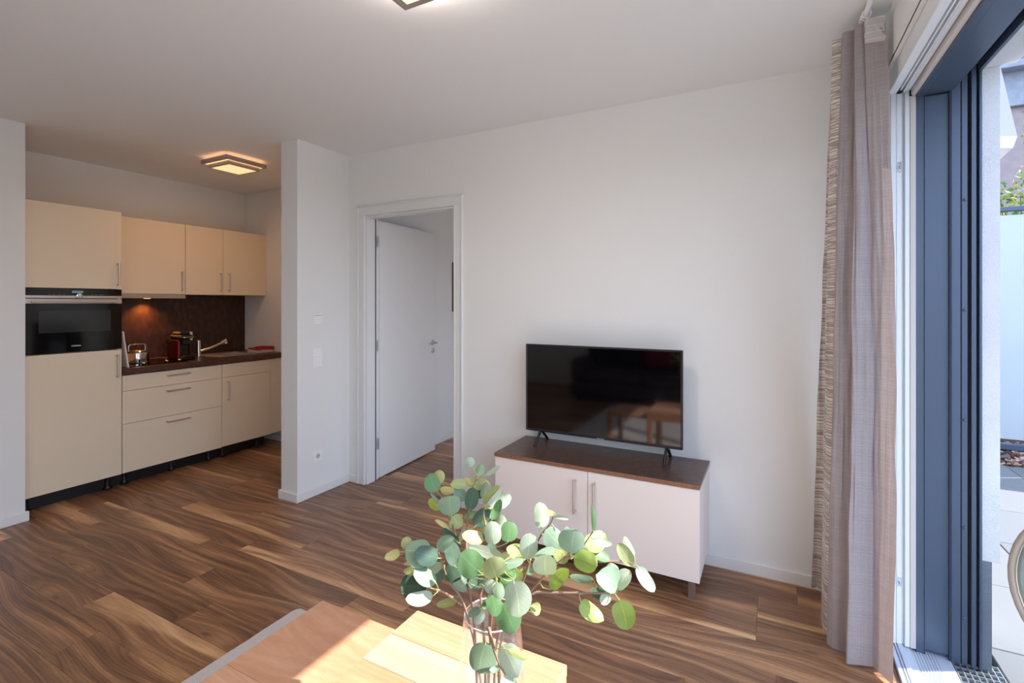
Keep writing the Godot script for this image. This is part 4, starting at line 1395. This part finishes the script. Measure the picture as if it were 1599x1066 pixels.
# ------------------------------------------------------------------ vase and eucalyptus
const VX := -0.556
const VZ := -0.958
const VD := 1.107       # depth of the vase along the view

func build_plant() -> void:
	# glass vase: thin conical wall, real thickness
	var prof := [Vector2(0.0, 0.0), Vector2(0.066, 0.0), Vector2(0.0745, 0.004), Vector2(0.0765, 0.03), Vector2(0.0745, 0.11), Vector2(0.068, 0.20), Vector2(0.0620, 0.2485), Vector2(0.0608, 0.2500), Vector2(0.0596, 0.2485), Vector2(0.0656, 0.20), Vector2(0.0722, 0.11), Vector2(0.074, 0.03), Vector2(0.071, 0.012), Vector2(0.0, 0.010)]
	var mb := MB.new()
	mb.lathe(prof, 64)
	var va := thing("glass_vase", "tall clear glass vase on the taller coffee table", "vase", Vector3(VX, 0.5005, VZ))
	obj("vase_body", mb, M.vase, va)
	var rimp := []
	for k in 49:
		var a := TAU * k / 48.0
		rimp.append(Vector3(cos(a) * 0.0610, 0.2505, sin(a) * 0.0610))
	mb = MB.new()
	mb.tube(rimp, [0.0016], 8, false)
	obj("rim", mb, mat(c8(250, 236, 228), 0.1), va)  # near-white colour paints the highlight on the clear glass rim
	# branches; stem points are (px, py, depth) in the photograph's frame, foot inside the vase
	var A := Vector2(600, 710); var SA := 7.105
	var B := Vector2(600, 820); var SB := 6.273
	var C := Vector2(780, 770); var SC := 4.844
	var D := Vector2(660, 960); var SD := 6.66
	branch("eucalyptus branch leaning low over the smaller coffee table", [
		[[752, 1075, 1.07], [742, 1010, 1.09], [728, 955, 1.10], [718, 930, 1.09], [705, 914, 1.08], [696, 896, 1.07], [691, 879, 1.07], [683, 858, 1.07]],
		[[721, 943, 1.10], [702, 930, 1.07], [688, 922, 1.05], [667, 917, 1.04]]], [
		[B, SB, 150, 260, 10, 320, 74, "yellow", 0.0, 0.0], [B, SB, 215, 240, 235, 115, 84, "olive", 0.0, 0.01], [B, SB, 462, 250, 214, 245, 205, "grey", 0.0, -0.02],
		[B, SB, 525, 320, 308, 262, 150, "dark", -0.02, -0.03], [B, SB, 372, 400, 190, 455, 76, "olive", 0.0, 0.0], [B, SB, 285, 368, 194, 381, 30, "yellow", 0.02, 0.0],
		[B, SB, 502, 562, 303, 430, 125, "grey", -0.01, -0.02], [B, SB, 412, 600, 163, 590, 210, "dark", 0.0, 0.02], [B, SB, 390, 575, 210, 480, 90, "olive", 0.02, 0.02], [B, SB, 472, 690, 218, 722, 105, "pale", -0.02, -0.03],
		[B, SB, 742, 712, 518, 782, 66, "olive", 0.0, 0.0], [B, SB, 560, 420, 480, 560, 110, "dark", 0.02, 0.02], [B, SB, 560, 380, 430, 470, 90, "pale", 0.01, 0.01],
		[A, SA, 220, 1045, 270, 908, 92, "olive", 0.01, 0.01], [B, SB, 530, 240, 680, 120, 100, "grey", 0.0, 0.0]])
	branch("eucalyptus branch rising beside the doorway with round blue-grey leaves", [
		[[745, 1075, 1.12], [742, 1000, 1.13], [736, 940, 1.14], [725, 890, 1.17], [713, 845, 1.20], [708, 821, 1.22], [701, 808, 1.23], [691, 780, 1.25], [684, 767, 1.26]]], [
		[A, SA, 582, 408, 508, 212, 145, "green", 0.0, -0.02], [A, SA, 597, 318, 615, 172, 112, "olive", 0.02, 0.03], [A, SA, 622, 380, 772, 392, 74, "yellow", 0.0, 0.0],
		[A, SA, 640, 585, 494, 500, 100, "lime", 0.02, 0.02], [A, SA, 648, 602, 514, 430, 30, "grey", 0.0, 0.0], [A, SA, 745, 672, 728, 458, 208, "grey", -0.02, -0.03],
		[A, SA, 758, 688, 862, 785, 132, "olive", 0.0, 0.01], [A, SA, 725, 825, 568, 724, 42, "yellow", 0.0, 0.0], [A, SA, 828, 965, 655, 818, 76, "dark", 0.0, -0.01],
		[A, SA, 612, 1060, 775, 925, 92, "pale", 0.0, 0.0], [A, SA, 835, 1070, 675, 975, 126, "dark", -0.02, -0.02], [A, SA, 760, 700, 872, 672, 60, "yellow", 0.02, 0.02]])
	branch("tall central eucalyptus branch with pale tips in front of the television cabinet", [
		[[758, 1075, 1.09], [756, 1000, 1.12], [750, 930, 1.15], [738, 890, 1.19], [728, 855, 1.23], [731, 800, 1.27], [734, 773, 1.29], [739, 759, 1.30], [747, 744, 1.31]],
		[[750, 930, 1.15], [762, 880, 1.18], [767, 858, 1.20], [756, 811, 1.23], [756, 788, 1.24]]], [
		[A, SA, 968, 132, 920, 32, 98, "pale", 0.0, 0.0], [A, SA, 1040, 228, 1085, 102, 92, "grey", 0.0, 0.02], [A, SA, 1128, 228, 1278, 122, 46, "pale", 0.0, 0.0],
		[A, SA, 905, 328, 738, 330, 92, "olive", 0.0, -0.02], [A, SA, 978, 345, 886, 268, 62, "yellow", 0.01, 0.01], [A, SA, 908, 495, 772, 366, 106, "grey", -0.01, -0.02],
		[A, SA, 950, 612, 985, 368, 126, "dark", -0.02, -0.02], [A, SA, 1040, 480, 1080, 358, 106, "dark", 0.02, 0.03], [A, SA, 1108, 478, 1130, 305, 112, "grey", 0.02, 0.02],
		[A, SA, 1108, 545, 1282, 343, 64, "olive", -0.01, -0.02], [A, SA, 1185, 580, 1300, 405, 178, "pale", 0.02, 0.03], [A, SA, 1188, 718, 1292, 498, 80, "green", -0.02, -0.03],
		[A, SA, 1270, 585, 1395, 445, 112, "grey", 0.03, 0.04], [A, SA, 885, 692, 1022, 638, 62, "grey", 0.0, 0.0], [A, SA, 1008, 795, 1165, 600, 140, "dark", -0.01, -0.01],
		[A, SA, 1098, 715, 1125, 868, 74, "lime", 0.02, 0.02], [A, SA, 1095, 945, 866, 885, 114, "olive", -0.03, -0.04], [A, SA, 1215, 995, 1188, 735, 156, "pale", -0.03, -0.03],
		[A, SA, 1290, 865, 1290, 655, 126, "pale", 0.01, 0.02], [A, SA, 1370, 965, 1385, 732, 162, "green", -0.01, -0.02], [A, SA, 990, 300, 985, 240, 60, "olive", 0.0, 0.0],
		[A, SA, 1050, 270, 1170, 350, 60, "yellow", 0.02, 0.02], [A, SA, 900, 790, 830, 960, 60, "pale", 0.01, 0.01], [A, SA, 980, 920, 915, 1060, 70, "pale", 0.01, 0.0], [A, SA, 1000, 350, 1090, 300, 90, "olive", 0.02, 0.03]])
	branch("long eucalyptus branch stretching in front of the cream cabinet doors", [
		[[772, 1078, 1.09], [775, 1010, 1.10], [790, 960, 1.11], [815, 935, 1.11], [833, 918, 1.11], [856, 892, 1.11], [881, 871, 1.11], [896, 867, 1.11], [912, 850, 1.11], [926, 829, 1.11]],
		[[881, 871, 1.11], [904, 869, 1.12], [932, 876, 1.12], [975, 876, 1.13], [988, 880, 1.13]],
		[[800, 950, 1.12], [817, 906, 1.13], [840, 844, 1.14], [860, 817, 1.14], [864, 807, 1.14]]], [
		[C, SC, 315, 262, 303, 68, 98, "pale", 0.0, 0.0], [C, SC, 415, 152, 322, 112, 38, "olive", 0.0, 0.0], [C, SC, 415, 178, 522, 197, 24, "pale", 0.0, 0.0], [C, SC, 212, 495, 238, 303, 116, "pale", -0.02, -0.03],
		[C, SC, 475, 400, 350, 278, 128, "grey", 0.0, 0.0], [C, SC, 492, 320, 516, 252, 38, "pale", 0.0, 0.0], [C, SC, 540, 455, 572, 276, 166, "grey", -0.02, -0.02], [C, SC, 712, 288, 696, 92, 28, "green", 0.0, 0.0],
		[C, SC, 655, 400, 800, 310, 122, "lime", 0.0, 0.02], [C, SC, 718, 345, 850, 382, 50, "pale", -0.01, -0.02], [C, SC, 678, 448, 828, 505, 66, "green", 0.0, 0.0], [C, SC, 562, 478, 732, 548, 124, "lime", -0.02, -0.03],
		[C, SC, 530, 458, 402, 452, 86, "olive", 0.01, 0.01], [C, SC, 420, 425, 268, 492, 60, "grey", -0.01, -0.01], [C, SC, 352, 615, 350, 462, 148, "pale", -0.03, -0.03], [C, SC, 205, 485, 18, 458, 54, "olive", 0.0, 0.0],
		[C, SC, 190, 455, 85, 408, 86, "lime", 0.02, 0.02], [C, SC, 1000, 542, 898, 383, 84, "olive", 0.0, 0.0], [C, SC, 1016, 468, 943, 328, 48, "pale", 0.01, 0.01], [C, SC, 1045, 553, 1168, 738, 80, "pale", 0.0, 0.0],
		[C, SC, 390, 722, 518, 578, 82, "lime", -0.02, -0.03], [C, SC, 130, 650, 205, 570, 46, "olive", 0.0, 0.0], [C, SC, 195, 600, 275, 545, 60, "grey", 0.0, 0.0]])
	branch("low eucalyptus branch reaching sideways with a lime-green end leaf", [
		[[780, 1078, 1.06], [782, 1010, 1.06], [800, 955, 1.06], [833, 926, 1.06], [860, 925, 1.06], [887, 925, 1.06], [953, 926, 1.06]]], [
		[C, SC, 888, 702, 735, 618, 150, "grey", 0.0, -0.02], [C, SC, 895, 605, 815, 545, 74, "pale", 0.02, 0.02], [C, SC, 885, 722, 985, 585, 92, "pale", 0.0, 0.0], [C, SC, 836, 755, 686, 735, 70, "dark", 0.01, 0.01],
		[C, SC, 832, 765, 770, 835, 64, "pale", 0.0, 0.0], [C, SC, 708, 655, 532, 625, 48, "grey", 0.0, 0.0], [C, SC, 620, 822, 785, 958, 100, "lime", 0.0, 0.0], [C, SC, 908, 812, 965, 1024, 142, "lime", 0.0, 0.0],
		[C, SC, 238, 895, 302, 835, 72, "olive", 0.02, 0.02]])
	branch("eucalyptus branch with large leaves over the mouth of the vase", [
		[[762, 1078, 1.05], [765, 1000, 1.04], [768, 960, 1.03], [770, 925, 1.02], [775, 895, 1.01], [782, 878, 1.01]],
		[[763, 980, 1.035], [771, 1012, 1.0], [780, 1038, 0.99], [789, 1053, 0.985]]], [
		[B, SB, 690, 398, 640, 165, 130, "dark", 0.03, 0.03], [B, SB, 725, 535, 640, 372, 152, "dark", 0.03, 0.03], [B, SB, 938, 460, 748, 275, 215, "green", 0.0, -0.01], [B, SB, 1095, 510, 1030, 325, 200, "olive", -0.01, -0.01],
		[B, SB, 1182, 350, 835, 215, 96, "pale", 0.03, 0.03], [B, SB, 978, 592, 762, 488, 128, "dark", 0.02, 0.02], [B, SB, 1158, 388, 1362, 338, 70, "grey", 0.01, 0.01], [B, SB, 1262, 538, 1170, 415, 140, "green", 0.02, 0.02],
		[B, SB, 1095, 555, 1005, 655, 100, "pale", -0.01, -0.01], [B, SB, 1105, 560, 1145, 712, 92, "grey", -0.02, -0.02], [B, SB, 1045, 668, 1095, 885, 124, "green", 0.0, 0.0], [B, SB, 1265, 540, 1318, 885, 212, "pale", -0.02, -0.03],
		[B, SB, 1155, 765, 1270, 1035, 208, "green", 0.0, 0.0], [B, SB, 1005, 770, 955, 800, 52, "green", 0.0, 0.0], [B, SB, 945, 820, 905, 965, 86, "pale", 0.0, 0.0], [B, SB, 942, 818, 828, 885, 66, "grey", 0.0, 0.0],
		[D, SD, 655, 285, 588, 592, 236, "grey", -0.02, -0.03], [D, SD, 835, 318, 985, 632, 200, "pale", 0.0, 0.0], [D, SD, 888, 362, 1114, 452, 62, "olive", -0.02, -0.02], [D, SD, 802, 538, 696, 578, 48, "grey", 0.0, 0.0],
		[D, SD, 858, 622, 930, 800, 140, "pale", 0.0, 0.0], [B, SB, 1190, 470, 1200, 640, 120, "green", 0.03, 0.04], [B, SB, 880, 400, 860, 210, 150, "grey", 0.05, 0.06], [B, SB, 1000, 330, 1060, 180, 130, "dark", 0.06, 0.07], [B, SB, 1240, 300, 1330, 200, 110, "olive", 0.05, 0.06], [B, SB, 700, 520, 800, 640, 90, "grey", 0.06, 0.06], [B, SB, 1290, 420, 1300, 560, 90, "lime", 0.05, 0.05], [B, SB, 960, 590, 880, 480, 110, "grey", 0.04, 0.05]])

func branch(label: String, stems: Array, leaves: Array) -> void:
	var b := thing("eucalyptus_branch", label, "branch", Vector3(VX, 0.515, VZ), "eucalyptus branches in the vase")
	var org := Vector3(VX, 0.515, VZ)
	var all := []
	var first := true
	for s in stems:
		var pts := []
		if first:
			var e: Array = s[0]
			var p := at_depth(e[0], e[1], e[2])
			pts.append(Vector3(clampf(p.x - VX, -0.04, 0.04), 0.004, clampf(p.z - VZ, -0.04, 0.04)))
		for e in s:
			var p := at_depth(e[0], e[1], e[2]) - org
			pts.append(p)
		# inside the vase a stem keeps clear of the glass
		for i in pts.size():
			var q: Vector3 = pts[i]
			if first and q.y < 0.232:
				var f := Vector2(q.x, q.z)
				if f.length() > 0.048: f = f.normalized() * 0.048
				pts[i] = Vector3(f.x, maxf(q.y, 0.004), f.y)
		first = false
		var c := Curve3D.new()
		for i in pts.size():
			var tg: Vector3 = (pts[mini(i + 1, pts.size() - 1)] - pts[maxi(i - 1, 0)]) * 0.16
			c.add_point(pts[i], -tg, tg)
		c.bake_interval = 0.01
		var line := []
		var rad := []
		var n := maxi(6, int(c.get_baked_length() / 0.014))
		for i in n + 1:
			var p := c.sample_baked(c.get_baked_length() * i / n)
			line.append(p)
			all.append(p)
			var node_bump := 0.0007 if i % 3 == 0 else 0.0
			rad.append(lerpf(0.0036, 0.0014, float(i) / n) + node_bump)
		var mb := MB.new()
		mb.tube(line, rad, 7)
		obj("stem", mb, M.stem, b)
	for q in leaves:
		var o: Vector2 = q[0]
		var sc: float = q[1]
		var bp := o + Vector2(q[2], q[3]) / sc
		var tp := o + Vector2(q[4], q[5]) / sc
		# nearest stem point as seen, for the depth and the petiole
		var best := Vector3.ZERO
		var bd := 1e9
		var ray0 := ray(bp.x, bp.y)
		for p in all:
			if (p + org).y < 0.735 and (stems.size() < 2 or o.y < 950): continue
			var w: Vector3 = p + org - Vector3(0, EYE, 0)
			var depth := w.dot(Vector3(-sin(YAW), 0, -cos(YAW)))
			var d := (ray0 * depth - w).length()
			if d < bd:
				bd = d
				best = p
		var wd := (best + org - Vector3(0, EYE, 0)).dot(Vector3(-sin(YAW), 0, -cos(YAW)))
		var base := at_depth(bp.x, bp.y, wd + q[8]) - org
		var tip := at_depth(tp.x, tp.y, wd + q[8] + q[9]) - org
		leaf(b, base, tip, q[6] / sc / FPX * wd, q[7], best, org)

func leaf(parent: Node, base: Vector3, tip: Vector3, width: float, tint: String, from: Vector3, org: Vector3) -> void:
	# the outline as seen, laid on a plane that tilts its face towards the sky
	var view := ((base + tip) * 0.5 + org - Vector3(0, EYE, 0)).normalized()
	var right := view.cross(Vector3.UP).normalized()
	var vup := right.cross(view).normalized()
	var tilt := rng.randf_range(0.15, 1.0)
	var turn := rng.randf_range(-0.5, 0.5)
	var d := tip - base
	var a2 := Vector2(d.dot(right), d.dot(vup))
	var s2 := Vector2(-a2.y, a2.x).normalized()
	var ax := right * a2.x + vup * a2.y + view * (a2.y * tilt + a2.x * turn + d.dot(view))
	var side := right * s2.x + vup * s2.y + view * (s2.y * tilt + s2.x * turn)
	var L := ax.length()
	ax = ax.normalized()
	var real := width * 1.14 * side.length()
	base -= ax * (L * 0.03)
	L *= 1.07
	side = side.normalized()
	var nrm := side.cross(ax).normalized()
	var mb := MB.new()
	var nu := 12
	var nw := 4
	var cup := rng.randf_range(0.04, 0.13) * (1.0 if rng.randf() < 0.6 else -1.0)
	var bend := rng.randf_range(-0.12, 0.12)
	var skew := rng.randf_range(-0.06, 0.06)
	var P := []
	for i in nu + 1:
		var t := float(i) / nu
		var w := pow(1.0 - pow(absf(2.0 * pow(t, 0.92) - 1.0), 2.3), 0.56)
		if i == nu: w = 0.0
		if i == 0: w = 0.0
		var row := []
		for j in range(-nw, nw + 1):
			var s := float(j) / nw
			var p := base + ax * (L * t) + side * (real * 0.52 * w * s + skew * L * sin(PI * t)) + nrm * (real * cup * w * s * s + L * bend * sin(PI * t) + real * 0.02 * sin(t * 9.0 + s * 4.0) * absf(s))
			row.append(p)
		P.append(row)
	var cols := 2 * nw
	for i in nu:
		for j in cols:
			var q := [[i, j], [i, j + 1], [i + 1, j + 1], [i + 1, j]]
			var N := []
			var U := []
			for e in q:
				var a: Vector3 = P[mini(e[0] + 1, nu)][e[1]] - P[maxi(e[0] - 1, 0)][e[1]]
				var k := clampi(e[0], 1, nu - 1)
				var dd: Vector3 = P[k][mini(e[1] + 1, cols)] - P[k][maxi(e[1] - 1, 0)]
				var nn := dd.cross(a).normalized()
				if nn.dot(nrm) < 0.0: nn = -nn
				N.append(nn)
				U.append(Vector2(float(e[1]) / cols, float(e[0]) / nu))
			mb.tri3(P[q[0][0]][q[0][1]], P[q[1][0]][q[1][1]], P[q[2][0]][q[2][1]], N[0], N[1], N[2], U[0], U[1], U[2])
			mb.tri3(P[q[0][0]][q[0][1]], P[q[2][0]][q[2][1]], P[q[3][0]][q[3][1]], N[0], N[2], N[3], U[0], U[2], U[3])
	var o := obj("leaf", mb, M["leaf_" + tint], parent)
	if base.distance_to(from) < 0.14 and base.distance_to(from) > 0.002:
		var pm := MB.new()
		var mid := (base + from) * 0.5 - ax * minf(0.010, L * 0.2)
		pm.tube([from, mid, base, base + ax * (L * 0.12)], [0.0012, 0.0011, 0.0010, 0.0006], 6)
		obj("petiole", pm, M.petiole, o)

# ------------------------------------------------------------------ behind the camera (mirrored in the television)
func build_room_behind() -> void:
	var s := thing("sofa", "dark grey fabric sofa standing opposite the television", "sofa", Vector3(-1.6, 0, 1.75))
	var m := mat(c8(58, 56, 60), 0.95)
	bxo("base", Vector3(-1.05, 0.08, -0.42), Vector3(1.05, 0.28, 0.45), 0.03, m, s)
	for x in [-0.88, 0.0]:
		bxo("seat_cushion", Vector3(x, 0.28, -0.44), Vector3(x + 0.88, 0.45, 0.22), 0.04, m, s)
		bxo("back_cushion", Vector3(x, 0.44, 0.18), Vector3(x + 0.88, 0.86, 0.40), 0.06, m, s)
	bxo("backrest", Vector3(-1.05, 0.28, 0.36), Vector3(1.05, 0.80, 0.46), 0.03, m, s)
	for x in [-1.05, 0.88]:
		bxo("armrest", Vector3(x, 0.28, -0.42), Vector3(x + 0.17, 0.62, 0.45), 0.04, m, s)
	for x in [-0.98, 0.93]:
		for z in [-0.36, 0.38]:
			bxo("leg", Vector3(x, 0, z), Vector3(x + 0.05, 0.08, z + 0.05), 0.003, M.black, s)
	for q in [["dark red square cushion on the grey sofa", Vector3(-1.45, 0.675, 1.78), c8(110, 14, 32)], ["black square cushion on the grey sofa", Vector3(-1.95, 0.675, 1.78), c8(14, 14, 22)]]:
		var cu := thing("sofa_cushion", q[0], "cushion", q[1])
		var mb := MB.new()
		mb.box(Vector3(-0.22, -0.20, -0.06), Vector3(0.22, 0.22, 0.06), 0.05, Transform3D(Basis(Vector3.RIGHT, 0.18), Vector3.ZERO))
		obj("cushion_cover", mb, mat(q[2], 0.95), cu)

func build_terrace_chair() -> void:
	# rounded chair back at the edge of the picture, on the terrace
	var c := thing("terrace_chair", "chair with a round grey-green back pad and bronze rim on the terrace", "chair", Vector3(0.916, -0.175, -2.18))
	c.rotation.y = -0.75
	var bronze := mat(c8(178, 164, 150), 0.4, 0.2)
	var pad := mat(c8(160, 178, 178), 0.8)
	# back: oval in the local x-y plane, leaning a little; local z points to the camera side
	var lean := Transform3D(Basis(Vector3.RIGHT, -0.10), Vector3(0, 0.70, 0.0))
	var rim := []
	for k in 41:
		var a := TAU * k / 40.0
		rim.append(lean * Vector3(cos(a) * 0.235, sin(a) * 0.26, 0))
	var mb := MB.new()
	mb.tube(rim, [0.012], 10, false)
	obj("rim", mb, bronze, c)
	mb = MB.new()
	mb.lathe([Vector2(0.0, 0.022), Vector2(0.15, 0.020), Vector2(0.205, 0.012), Vector2(0.222, 0.0), Vector2(0.205, -0.012), Vector2(0.15, -0.020), Vector2(0.0, -0.022)], 40, lean * Transform3D(Basis(Vector3.RIGHT, PI / 2).scaled(Vector3(1.0, 1.11, 1.0)), Vector3.ZERO))
	obj("back_pad", mb, pad, c)
	mb = MB.new()
	mb.lathe([Vector2(0.0, 0.0), Vector2(0.20, 0.0), Vector2(0.215, 0.012), Vector2(0.21, 0.035), Vector2(0.17, 0.045), Vector2(0.0, 0.048)], 36, Transform3D(Basis.IDENTITY, Vector3(0, 0.42, -0.23)))
	obj("seat", mb, pad, c)
	for q in [[-0.11, -0.06], [0.14, -0.06], [-0.14, -0.38], [0.14, -0.38]]:
		mb = MB.new()
		var pts := [Vector3(q[0], 0.172, q[1] + (0.03 if q[1] > -0.2 else -0.02)), Vector3(q[0], 0.425, q[1])]
		if q[1] > -0.2: pts.append(Vector3(q[0] * 0.95, 0.58, -0.01))
		mb.tube(pts, [0.010], 10)
		obj("leg", mb, bronze, c)
